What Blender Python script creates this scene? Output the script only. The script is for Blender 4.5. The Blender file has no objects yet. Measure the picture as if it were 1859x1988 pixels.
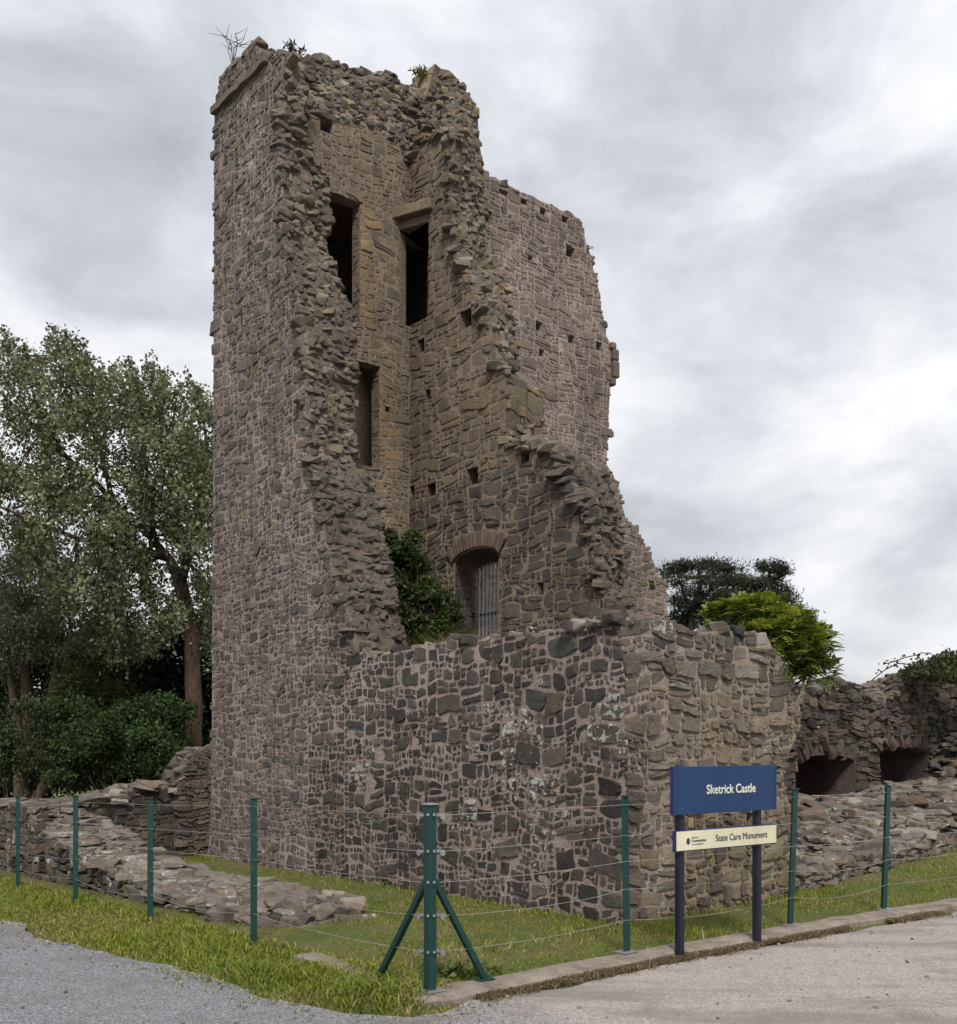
import bpy, bmesh, math, random
import numpy as np
from mathutils import Vector, Matrix, noise as mnoise
from mathutils.geometry import tessellate_polygon
random.seed(7)
rng = np.random.default_rng(11)
SC = bpy.context.scene
COL = SC.collection
R = math.radians

# ------------------------------------------------------------------ camera, sky, sun, exposure
CAMZ = 1.6
FPX, CX, HZ = 1990.0, 929.5, 1445.0            # focal length, centre and horizon row on a 1859 x 1988 sheet
cam_d = bpy.data.cameras.new('camera')
cam = bpy.data.objects.new('camera', cam_d)
COL.objects.link(cam)
cam.location = (0, 0, CAMZ)
cam.rotation_euler = (R(90), 0, 0)
cam_d.sensor_fit = 'HORIZONTAL'
cam_d.sensor_width = 36
cam_d.lens = 36 * FPX / 1859
cam_d.shift_y = (HZ - 994) / 1859
cam_d.clip_start = 0.1
cam_d.clip_end = 3000
SC.camera = cam

SUN_EL, SUN_AZ = 46.0, 176.0                   # azimuth clockwise from +Y
SKY2 = (-0.04, -6.92, 8.14)
def make_world():
    w = bpy.data.worlds.new('World')
    SC.world = w
    w.use_nodes = True
    nt = w.node_tree
    nt.nodes.clear()
    N = nt.nodes.new
    L = nt.links.new
    out = N('ShaderNodeOutputWorld')
    bg = N('ShaderNodeBackground')
    bg.inputs['Strength'].default_value = 0.1
    sky = N('ShaderNodeTexSky')
    sky.sky_type = 'NISHITA'
    sky.sun_disc = False
    sky.sun_elevation = R(SUN_EL)
    sky.sun_rotation = R(SUN_AZ)
    tc = N('ShaderNodeTexCoord')
    sep = N('ShaderNodeSeparateXYZ')
    L(tc.outputs['Generated'], sep.inputs[0])
    def math_(op, a, b=None, c=None):
        m = N('ShaderNodeMath')
        m.operation = op
        for i, v in enumerate((a, b, c)):
            if v is None: continue
            if isinstance(v, (int, float)): m.inputs[i].default_value = v
            else: L(v, m.inputs[i])
        return m.outputs[0]
    z = math_('MAXIMUM', sep.outputs[2], 0.0)
    den = math_('ADD', z, 0.26)
    comb = N('ShaderNodeCombineXYZ')
    L(math_('DIVIDE', sep.outputs[0], den), comb.inputs[0])
    L(math_('DIVIDE', sep.outputs[1], den), comb.inputs[1])
    def noise(scale, detail, rough, off, dist=0.0, sx=1.0):
        mp = N('ShaderNodeMapping')
        mp.inputs['Location'].default_value = off
        mp.inputs['Scale'].default_value = (sx, 1, 1)
        L(comb.outputs[0], mp.inputs[0])
        n = N('ShaderNodeTexNoise')
        n.inputs['Scale'].default_value = scale
        n.inputs['Detail'].default_value = detail
        n.inputs['Roughness'].default_value = rough
        n.inputs['Distortion'].default_value = dist
        L(mp.outputs[0], n.inputs['Vector'])
        return n.outputs['Fac']
    n1 = noise(0.95, 7, 0.52, (1.42, 4.12, 0), 0.25)
    mp2 = N('ShaderNodeMapping')
    mp2.inputs['Location'].default_value = SKY2
    mp2.inputs['Scale'].default_value = (1.0, 1.0, 1.9)
    L(tc.outputs['Generated'], mp2.inputs[0])
    nn2 = N('ShaderNodeTexNoise')
    nn2.inputs['Scale'].default_value = 4.6
    nn2.inputs['Detail'].default_value = 8
    nn2.inputs['Roughness'].default_value = 0.55
    nn2.inputs['Distortion'].default_value = 0.35
    L(mp2.outputs[0], nn2.inputs['Vector'])
    n2 = nn2.outputs['Fac']
    f = math_('ADD', math_('MULTIPLY', n1, 0.56), math_('MULTIPLY', n2, 0.44))
    cr = N('ShaderNodeValToRGB')
    e = cr.color_ramp.elements
    e[0].position, e[0].color = 0.33, (1.7, 1.8, 2.02, 1)
    e[1].position, e[1].color = 0.62, (4.9, 4.92, 4.98, 1)
    for p, c in ((0.44, (2.62, 2.72, 2.92, 1)), (0.495, (3.3, 3.38, 3.55, 1)), (0.55, (4.0, 4.05, 4.16, 1))):
        q = cr.color_ramp.elements.new(p)
        q.color = c
    L(f, cr.inputs[0])
    mx = N('ShaderNodeMix')
    mx.data_type = 'RGBA'
    mx.inputs[0].default_value = 0.97
    L(sky.outputs[0], mx.inputs[6])
    L(cr.outputs[0], mx.inputs[7])
    grad = math_('ADD', math_("MULTIPLY", z, 0.45), 0.88)
    gc = N('ShaderNodeCombineXYZ')
    for i in range(3): L(grad, gc.inputs[i])
    mg = N('ShaderNodeMix')
    mg.data_type = 'RGBA'
    mg.blend_type = 'MULTIPLY'
    mg.inputs[0].default_value = 1.0
    L(mx.outputs[2], mg.inputs[6])
    L(gc.outputs[0], mg.inputs[7])
    L(mg.outputs[2], bg.inputs['Color'])
    L(bg.outputs[0], out.inputs[0])
make_world()

sun_d = bpy.data.lights.new('sun', 'SUN')
sun_d.energy = 1.5
sun_d.angle = R(11)
sun_d.color = (1.0, 0.95, 0.88)
sun = bpy.data.objects.new('sun', sun_d)
COL.objects.link(sun)
az, el = R(SUN_AZ), R(SUN_EL)
sdir = Vector((math.sin(az) * math.cos(el), math.cos(az) * math.cos(el), math.sin(el)))
sun.rotation_euler = (-sdir).to_track_quat('-Z', 'Y').to_euler()
sun.location = sdir * 40

SC.view_settings.view_transform = 'Standard'
SC.view_settings.look = 'None'
SC.view_settings.gamma = 1.0
SC.view_settings.use_curve_mapping = False
SC.view_settings.exposure = 1.18

# ------------------------------------------------------------------ frames: castle-local x runs along the north face, y along the west face
PHI = R(39.8)
CC = Vector((1.30, 9.23, 0))
VX = Vector((math.cos(PHI), math.sin(PHI), 0))
UY = Vector((-math.sin(PHI), math.cos(PHI), 0))
def l2w(x, y, z=0.0): return CC + VX * x + UY * y + Vector((0, 0, z))
def w2l(p):
    d = Vector((p[0], p[1], 0)) - CC
    return d.dot(VX), d.dot(UY)
CAML = w2l((0, 0))
def ray(px, py):
    d = Vector(((px - CX) / FPX, 1, (HZ - py) / FPX))
    return d.dot(VX), d.dot(UY), d.z
def on_x(px, py, xl):                # castle-local (y, z) where a sight line meets the plane x = xl
    a, b, c = ray(px, py)
    k = (xl - CAML[0]) / a
    return CAML[1] + k * b, CAMZ + k * c
def on_y(px, py, yl):
    a, b, c = ray(px, py)
    k = (yl - CAML[1]) / b
    return CAML[0] + k * a, CAMZ + k * c
def at(px, py, depth):
    return Vector(((px - CX) / FPX * depth, depth, CAMZ + (HZ - py) / FPX * depth))
def on_g(px, py, z=0.0):
    return at(px, py, (CAMZ - z) * FPX / (py - HZ))

# ------------------------------------------------------------------ materials
def nodes(name):
    m = bpy.data.materials.new(name)
    m.use_nodes = True
    nt = m.node_tree
    nt.nodes.clear()
    out = nt.nodes.new('ShaderNodeOutputMaterial')
    b = nt.nodes.new('ShaderNodeBsdfPrincipled')
    nt.links.new(b.outputs[0], out.inputs[0])
    b.inputs['Roughness'].default_value = 0.9
    b.inputs['Specular IOR Level'].default_value = 0.25
    return m, nt, b, out
def nz(nt, scale, detail=5, rough=0.6, vec=None, dist=0.0):
    n = nt.nodes.new('ShaderNodeTexNoise')
    n.inputs['Scale'].default_value = scale
    n.inputs['Detail'].default_value = detail
    n.inputs['Roughness'].default_value = rough
    n.inputs['Distortion'].default_value = dist
    if vec is not None: nt.links.new(vec, n.inputs['Vector'])
    return n.outputs['Fac']
def mth(nt, op, a, b=None, clamp=False):
    m = nt.nodes.new('ShaderNodeMath')
    m.operation = op
    m.use_clamp = clamp
    for i, v in enumerate((a, b)):
        if v is None: continue
        if isinstance(v, (int, float)): m.inputs[i].default_value = v
        else: nt.links.new(v, m.inputs[i])
    return m.outputs[0]
def ramp(nt, fac, stops):
    r = nt.nodes.new('ShaderNodeValToRGB')
    e = r.color_ramp.elements
    for i, (p, c) in enumerate(stops):
        q = e[i] if i < 2 else e.new(p)
        q.position = p
        q.color = tuple(c) + (1,) if len(c) == 3 else c
    nt.links.new(fac, r.inputs[0])
    return r.outputs[0]
def mix(nt, fac, a, b, mode='MIX'):
    m = nt.nodes.new('ShaderNodeMix')
    m.data_type = 'RGBA'
    m.blend_type = mode
    for i, v in ((0, fac), (6, a), (7, b)):
        if isinstance(v, (int, float)): m.inputs[i].default_value = v
        elif isinstance(v, tuple): m.inputs[i].default_value = v + (1,) if len(v) == 3 else v
        else: nt.links.new(v, m.inputs[i])
    return m.outputs[2]
def sstep(nt, v, lo, hi):
    m = nt.nodes.new('ShaderNodeMapRange')
    m.interpolation_type = 'SMOOTHSTEP'
    m.inputs[1].default_value = lo
    m.inputs[2].default_value = hi
    nt.links.new(v, m.inputs[0])
    return m.outputs[0]
def bump(nt, b, h, strength=0.5, dist=0.02):
    n = nt.nodes.new('ShaderNodeBump')
    n.inputs['Strength'].default_value = strength
    n.inputs['Distance'].default_value = dist
    nt.links.new(h, n.inputs['Height'])
    nt.links.new(n.outputs[0], b.inputs['Normal'])
def pos(nt): return nt.nodes.new('ShaderNodeNewGeometry').outputs['Position']
def attr(nt):
    a = nt.nodes.new('ShaderNodeAttribute')
    a.attribute_name = 'Col'
    return a.outputs['Color'], a.outputs['Alpha']

def weather(nt, p, col, lo=0.66, hi=1.12):
    mp = nt.nodes.new('ShaderNodeMapping')
    mp.inputs['Scale'].default_value = (1, 1, 0.22)
    nt.links.new(p, mp.inputs[0])
    k = mth(nt, 'ADD', mth(nt, 'MULTIPLY', nz(nt, 1.5, 6, 0.65, mp.outputs[0]), 0.6), mth(nt, 'MULTIPLY', nz(nt, 0.7, 4, 0.6, p), 0.4))
    g = ramp(nt, k, [(0.36, (lo, lo * 0.99, lo * 0.97)), (0.62, (hi, hi, hi))])
    return mix(nt, 1.0, col, g, 'MULTIPLY')
def stone_material():
    m, nt, b, _ = nodes('weathered_stone')
    p = pos(nt)
    c, a = attr(nt)
    n1 = nz(nt, 9, 6, 0.65, p)
    n2 = nz(nt, 60, 3, 0.7, p)
    k = mth(nt, 'ADD', mth(nt, 'MULTIPLY', n1, 0.9), mth(nt, 'MULTIPLY', n2, 0.6))
    k = mth(nt, 'ADD', k, 0.13)
    comb = nt.nodes.new('ShaderNodeCombineXYZ')
    for i in range(3): nt.links.new(k, comb.inputs[i])
    col = mix(nt, 1.0, c, comb.outputs[0], 'MULTIPLY')
    warm = sstep(nt, nz(nt, 3.5, 4, 0.6, p), 0.52, 0.68)
    col = mix(nt, mth(nt, 'MULTIPLY', warm, 0.35), col, (0.19, 0.14, 0.085))
    col = weather(nt, p, col)
    # pale crustose lichen in blotches, more of it where the alpha says so
    ln = mth(nt, 'ADD', mth(nt, 'MULTIPLY', nz(nt, 14, 6, 0.72, p), 1.0), mth(nt, 'MULTIPLY', nz(nt, 2.5, 2, 0.5, p), 0.35))
    lv = mth(nt, 'ADD', ln, mth(nt, 'MULTIPLY', a, 0.24))
    lf = sstep(nt, lv, 0.90, 0.96)
    col = mix(nt, mth(nt, 'MULTIPLY', lf, 0.8), col, (0.42, 0.42, 0.38))
    nt.links.new(col, b.inputs['Base Color'])
    h = mth(nt, 'ADD', nz(nt, 22, 6, 0.7, p), mth(nt, 'MULTIPLY', n2, 0.4))
    bump(nt, b, h, 0.75, 0.022)
    return m
def mortar_material(name, c1, c2, c3):
    m, nt, b, _ = nodes(name)
    p = pos(nt)
    n1 = nz(nt, 1.3, 5, 0.6, p)
    n2 = nz(nt, 38, 5, 0.75, p)
    n3 = nz(nt, 7, 5, 0.65, p)
    col = mix(nt, sstep(nt, n1, 0.38, 0.62), c1, c2)
    col = mix(nt, mth(nt, 'MULTIPLY', sstep(nt, n3, 0.48, 0.68), 0.7), col, c3)
    col = mix(nt, mth(nt, 'MULTIPLY', sstep(nt, n2, 0.5, 0.72), 0.6), col, tuple(x * 0.42 for x in c3))
    nt.links.new(col, b.inputs['Base Color'])
    n4 = nz(nt, 16, 5, 0.75, p)
    col = mix(nt, mth(nt, 'MULTIPLY', sstep(nt, n4, 0.54, 0.66), 0.35), col, tuple(x * 0.6 for x in c3))
    col = mix(nt, mth(nt, 'MULTIPLY', sstep(nt, nz(nt, 23, 4, 0.7, p), 0.52, 0.66), 0.5), col, tuple(min(1, x * 1.3) for x in c1))
    col = weather(nt, p, col)
    nt.links.new(col, b.inputs['Base Color'])
    bump(nt, b, mth(nt, 'ADD', mth(nt, 'ADD', n3, n4), mth(nt, 'MULTIPLY', n2, 0.6)), 1.0, 0.045)
    return m
def leaf_material(name, trans=0.25, rough=0.6):
    m, nt, b, out = nodes(name)
    c, a = attr(nt)
    nt.links.new(c, b.inputs['Base Color'])
    b.inputs['Roughness'].default_value = rough
    b.inputs['Specular IOR Level'].default_value = 0.3
    t = nt.nodes.new('ShaderNodeBsdfTranslucent')
    nt.links.new(mix(nt, 1.0, c, (1.3, 1.4, 0.6), 'MULTIPLY'), t.inputs[0])
    mxs = nt.nodes.new('ShaderNodeMixShader')
    mxs.inputs[0].default_value = trans
    nt.links.new(b.outputs[0], mxs.inputs[1])
    nt.links.new(t.outputs[0], mxs.inputs[2])
    nt.links.new(mxs.outputs[0], out.inputs[0])
    return m
def paint_material(name, c, rough=0.45, chips=0.0, chip_c=(0.3, 0.28, 0.25)):
    m, nt, b, _ = nodes(name)
    p = pos(nt)
    n = nz(nt, 6, 5, 0.6, p)
    col = mix(nt, mth(nt, 'MULTIPLY', n, 0.6), c, tuple(x * 0.6 for x in c))
    if chips:
        f = sstep(nt, nz(nt, 45, 5, 0.7, p), 0.66, 0.70)
        col = mix(nt, mth(nt, 'MULTIPLY', f, chips), col, chip_c)
    col = weather(nt, p, col, 0.72, 1.1)
    g_ = sstep(nt, nz(nt, 13, 6, 0.7, p), 0.56, 0.74)
    col = mix(nt, mth(nt, 'MULTIPLY', g_, 0.16), col, (0.16, 0.15, 0.12))
    nt.links.new(col, b.inputs['Base Color'])
    b.inputs['Roughness'].default_value = rough
    b.inputs['Specular IOR Level'].default_value = 0.4
    bump(nt, b, nz(nt, 120, 3, 0.6, p), 0.12, 0.003)
    return m
def bark_material(name, c1, c2):
    m, nt, b, _ = nodes(name)
    mp = nt.nodes.new('ShaderNodeMapping')
    mp.inputs['Scale'].default_value = (1, 1, 0.18)
    nt.links.new(pos(nt), mp.inputs[0])
    n = nz(nt, 22, 6, 0.7, mp.outputs[0])
    nt.links.new(ramp(nt, n, [(0.35, c1), (0.68, c2)]), b.inputs['Base Color'])
    bump(nt, b, n, 0.9, 0.04)
    return m
M = {}
M['stone'] = stone_material()
M['mortar_w'] = mortar_material('pink_lime_mortar', (0.375, 0.300, 0.270), (0.335, 0.274, 0.248), (0.28, 0.226, 0.202))
M['mortar_n'] = mortar_material('tan_lime_mortar', (0.36, 0.296, 0.225), (0.34, 0.288, 0.236), (0.27, 0.222, 0.172))
M['mortar_in'] = mortar_material('ochre_lime_mortar', (0.30, 0.232, 0.175), (0.275, 0.216, 0.178), (0.21, 0.162, 0.125))
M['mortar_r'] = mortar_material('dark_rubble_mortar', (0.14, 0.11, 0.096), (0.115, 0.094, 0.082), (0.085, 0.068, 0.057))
M['leaf'] = leaf_material('leaf', 0.28, 0.55)
M['needle'] = leaf_material('needle', 0.08, 0.7)
M['grass_blade'] = leaf_material('grass_blade', 0.25, 0.6)
M['green_paint'] = paint_material('green_paint', (0.006, 0.044, 0.038), 0.5, 0.8, (0.16, 0.14, 0.11))
M['navy_paint'] = paint_material('navy_paint', (0.010, 0.012, 0.026), 0.4)
M['blue_panel'] = paint_material('blue_panel_paint', (0.008, 0.040, 0.125), 0.4)
M['blue_edge'] = paint_material('blue_edge_paint', (0.016, 0.026, 0.13), 0.4)
M['cream_panel'] = paint_material('cream_panel_paint', (0.66, 0.63, 0.44), 0.45)
M['cream_letter'] = paint_material('cream_lettering', (0.72, 0.74, 0.60), 0.5)
M['blue_letter'] = paint_material('blue_lettering', (0.025, 0.040, 0.11), 0.5)
M['galv'] = paint_material('galvanised_steel', (0.30, 0.31, 0.32), 0.45)
M['galv'].node_tree.nodes['Principled BSDF'].inputs['Metallic'].default_value = 0.4
M['wire'] = paint_material('wire_steel', (0.30, 0.30, 0.28), 0.5)
M['bar'] = paint_material('grille_paint', (0.60, 0.62, 0.66), 0.5)
M['bark'] = bark_material('bark', (0.035, 0.024, 0.018), (0.13, 0.085, 0.06))
M['pine_bark'] = bark_material('pine_bark', (0.02, 0.016, 0.013), (0.055, 0.042, 0.034))

# ------------------------------------------------------------------ mesh helpers
class Buf:
    def __init__(s): s.v, s.f, s.c = [], [], []
    def add(s, v, f, c=(0.2, 0.2, 0.2, 0)):
        n = len(s.v)
        s.v.extend(v)
        s.f.extend([tuple(i + n for i in q) for q in f])
        s.c.extend([c] * len(v))
def mesh_from(name, v, f, cols=None, smooth=False):
    me = bpy.data.meshes.new(name)
    me.from_pydata([tuple(p) for p in v], [], f)
    if cols is not None:
        a = me.color_attributes.new('Col', 'FLOAT_COLOR', 'POINT')
        a.data.foreach_set('color', np.asarray(cols, dtype=np.float32).ravel())
    if smooth: me.polygons.foreach_set('use_smooth', np.ones(len(me.polygons), dtype=bool))
    me.update()
    return me
def obj(name, me, mat, parent=None, loc=None):
    o = bpy.data.objects.new(name, me)
    COL.objects.link(o)
    if mat is not None and me is not None and not me.materials: me.materials.append(mat)
    if parent is not None: o.parent = parent
    if loc is not None: o.location = loc
    return o
def buf_obj(name, b, mat, parent=None, smooth=False):
    return obj(name, mesh_from(name, b.v, b.f, b.c, smooth), mat, parent)
def thing(name, label, cat, loc=(0, 0, 0), rz=0.0, group=None):
    o = bpy.data.objects.new(name, None)
    COL.objects.link(o)
    o.empty_display_size = 0.3
    o.location = loc
    o.rotation_euler = (0, 0, rz)
    tag(o, label, cat, group)
    return o
def tag(o, label, cat, group=None):
    o['label'] = label
    o['category'] = cat
    if group: o['group'] = group
    return o
def box(cx, cy, cz, sx, sy, sz, rot=None):
    v = [Vector((i * sx / 2, j * sy / 2, k * sz / 2)) for i in (-1, 1) for j in (-1, 1) for k in (-1, 1)]
    if rot is not None: v = [rot @ p for p in v]
    v = [p + Vector((cx, cy, cz)) for p in v]
    f = [(0, 1, 3, 2), (4, 6, 7, 5), (0, 4, 5, 1), (2, 3, 7, 6), (0, 2, 6, 4), (1, 5, 7, 3)]
    return v, f
def bevel_box(cx, cy, cz, sx, sy, sz, bw=0.004, rot=None):
    bm = bmesh.new()
    v, f = box(0, 0, 0, sx, sy, sz)
    vs = [bm.verts.new(p) for p in v]
    for q in f: bm.faces.new([vs[i] for i in q])
    bmesh.ops.bevel(bm, geom=bm.edges[:], offset=bw, segments=2, affect='EDGES', profile=0.5)
    bmesh.ops.recalc_face_normals(bm, faces=bm.faces[:])
    bm.verts.index_update()
    vv = [(rot @ p.co if rot is not None else p.co.copy()) + Vector((cx, cy, cz)) for p in bm.verts]
    ff = [tuple(x.index for x in q.verts) for q in bm.faces]
    bm.free()
    return vv, ff
def tube(pts, rad, n=6, caps=True):
    pts = [Vector(p) for p in pts]
    if not isinstance(rad, (list, tuple)): rad = [rad] * len(pts)
    v, f = [], []
    up = Vector((0.13, 0.27, 1)).normalized()
    for i, p in enumerate(pts):
        d = (pts[min(i + 1, len(pts) - 1)] - pts[max(i - 1, 0)]).normalized()
        a = d.cross(up)
        if a.length < 1e-3: a = d.cross(Vector((1, 0, 0)))
        a.normalize()
        b = d.cross(a)
        for k in range(n):
            t = 2 * math.pi * k / n
            v.append(p + a * (math.cos(t) * rad[i]) + b * (math.sin(t) * rad[i]))
    for i in range(len(pts) - 1):
        for k in range(n):
            f.append((i * n + k, i * n + (k + 1) % n, (i + 1) * n + (k + 1) % n, (i + 1) * n + k))
    if caps:
        f.append(tuple(range(n - 1, -1, -1)))
        f.append(tuple((len(pts) - 1) * n + k for k in range(n)))
    return v, f
def rock_template(seed, n=18):
    rr = random.Random(seed)
    bm = bmesh.new()
    for _ in range(n):
        a, z = rr.uniform(0, 2 * math.pi), rr.uniform(-1, 1)
        r = math.sqrt(1 - z * z)
        p = Vector((r * math.cos(a), r * math.sin(a), z))
        e = 0.5
        p = Vector([math.copysign(abs(c) ** e, c) for c in p])
        bm.verts.new(p * 0.5 * rr.uniform(0.86, 1.0))
    r = bmesh.ops.convex_hull(bm, input=bm.verts[:])
    dead = [g for g in r['geom_interior'] if isinstance(g, bmesh.types.BMVert)]
    if dead: bmesh.ops.delete(bm, geom=dead, context='VERTS')
    bmesh.ops.recalc_face_normals(bm, faces=bm.faces[:])
    bm.verts.index_update()
    v = [x.co.copy() for x in bm.verts]
    f = [tuple(x.index for x in q.verts) for q in bm.faces]
    bm.free()
    return v, f
ROCKS = [rock_template(k, 16 + k % 7) for k in range(28)]
def worn(t, seed):
    bm = bmesh.new()
    vs = [bm.verts.new(p) for p in t[0]]
    for q in t[1]: bm.faces.new([vs[i] for i in q])
    bmesh.ops.dissolve_limit(bm, angle_limit=0.30, verts=bm.verts[:], edges=bm.edges[:])
    bmesh.ops.bevel(bm, geom=bm.edges[:], offset=0.055, segments=1, affect='EDGES', clamp_overlap=True)
    bmesh.ops.triangulate(bm, faces=bm.faces[:])
    for v in bm.verts: v.co += Vector((mnoise.noise(v.co * 3 + Vector((seed, 0, 0))), mnoise.noise(v.co * 3 + Vector((0, seed, 5))), mnoise.noise(v.co * 3 + Vector((9, 0, seed))))) * 0.05
    bmesh.ops.recalc_face_normals(bm, faces=bm.faces[:])
    bm.verts.index_update()
    r = ([x.co.copy() for x in bm.verts], [tuple(x.index for x in q.verts) for q in bm.faces])
    bm.free()
    return r
WORN = [worn(t, k * 3.1) for k, t in enumerate(ROCKS)]
def rock(p, size, rot):
    v, f = random.choice(WORN if max(size) > 0.15 else ROCKS)
    m = rot
    return [m @ Vector((q.x * size[0], q.y * size[1], q.z * size[2])) + Vector(p) for q in v], f
def rot3(yaw, pitch=0.0, roll=0.0):
    return (Matrix.Rotation(yaw, 3, 'Z') @ Matrix.Rotation(pitch, 3, 'Y') @ Matrix.Rotation(roll, 3, 'X'))

class Stones:
    """the stones of one thing: the largest in view become parts of their wall, the rest one joined part per wall"""
    def __init__(s, to_world): s.items, s.tw = [], to_world
    def add(s, part, v, f, col, lichen=0.0, smooth=False):
        s.items.append((part, v, f, (col[0], col[1], col[2], lichen), smooth))
    def emit(s, limit, mat, deep=True):
        ranked = []
        for k, (part, v, f, c, sm) in enumerate(s.items):
            ctr = sum(v, Vector()) / len(v)
            w = s.tw @ ctr
            size = max((p - ctr).length for p in v)
            ranked.append((size / max(w.y, 1.0), k, ctr))
        ranked.sort(key=lambda q: -q[0])
        single = {k: c for _, k, c in ranked[:limit]}
        rest = {}
        for k, (part, v, f, c, sm) in enumerate(s.items):
            if k in single:
                ctr = single[k]
                me = mesh_from('stone', [p - ctr for p in v], f, [c] * len(v), sm)
                obj('stone', me, mat, part, ctr)
            else:
                b = rest.setdefault((part, sm), Buf())
                b.add(v, f, c)
        for (part, sm), b in rest.items():
            o = buf_obj('small_stones', b, mat, part, sm)
            o['kind'] = 'stuff'

def inside(poly, x, y):
    r = False
    j = len(poly) - 1
    for i in range(len(poly)):
        xi, yi = poly[i]
        xj, yj = poly[j]
        if (yi > y) != (yj > y) and x < (xj - xi) * (y - yi) / (yj - yi) + xi: r = not r
        j = i
    return r
def clip(poly, nx, ny, d):           # keep nx*x + ny*y <= d
    out = []
    n = len(poly)
    for i in range(n):
        p, q = poly[i], poly[(i + 1) % n]
        a, b = nx * p[0] + ny * p[1] - d, nx * q[0] + ny * q[1] - d
        if a <= 0: out.append(p)
        if (a < 0 < b) or (b < 0 < a):
            t = a / (a - b)
            out.append((p[0] + (q[0] - p[0]) * t, p[1] + (q[1] - p[1]) * t))
    return out
def area(p):
    return 0.5 * abs(sum(p[i][0] * p[(i + 1) % len(p)][1] - p[(i + 1) % len(p)][0] * p[i][1] for i in range(len(p))))
def rubble_cells(a0, a1, b0, b1, base, asp, rscale=None):
    """split a wall face into broken courses: blocks, rows inside a block, stones inside a row, now and then a stack of flat ones or a pinning stone"""
    cells = []
    def stone(x0, x1, y0, y1, depth=0):
        w, h = x1 - x0, y1 - y0
        if depth < 2 and w > 0.05 and h > 0.05:
            q = random.random()
            if (h > base * 0.8 and q < 0.26) or h > 1.35 * w:
                m = y0 + h * random.uniform(0.3, 0.7)
                stone(x0, x1, y0, m, depth + 1)
                stone(x0, x1, m, y1, depth + 1)
                return
            if w > base * 0.9 and q < 0.46:
                m = x0 + w * random.choice((random.uniform(0.2, 0.32), random.uniform(0.68, 0.8), random.uniform(0.4, 0.6)))
                stone(x0, m, y0, y1, depth + 1)
                stone(m, x1, y0, y1, depth + 1)
                return
        cells.append((x0, x1, y0, y1))
    def rows(x0, x1, y0, y1):
        sc = rscale((x0 + x1) / 2, (y0 + y1) / 2) if rscale else 1.0
        y = y0
        while y < y1 - 0.01:
            h = base * sc * random.choice((0.45, 0.75, 0.9, 1.1, 1.3, 1.55))
            if y + h > y1 - base * sc * 0.3: h = y1 - y
            x = x0
            while x < x1 - 0.01:
                w = max(0.05, h * asp * random.uniform(0.55, 1.7))
                w = min(w, base * 3.2)
                if x + w > x1 - base * sc * 0.35: w = x1 - x
                stone(x, x + w, y, y + h)
                x += w
            y += h
    def split(x0, x1, y0, y1):
        w, h = x1 - x0, y1 - y0
        L = base * 7
        if w > L or h > L * 0.7:
            t = random.uniform(0.35, 0.65)
            if w / L > h / (L * 0.7):
                m = lerp(x0, x1, t)
                split(x0, m, y0, y1)
                split(m, x1, y0, y1)
            else:
                m = lerp(y0, y1, t)
                split(x0, x1, y0, m)
                split(x0, x1, m, y1)
        else: rows(x0, x1, y0, y1)
    split(a0, a1, b0, b1)
    return cells
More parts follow.
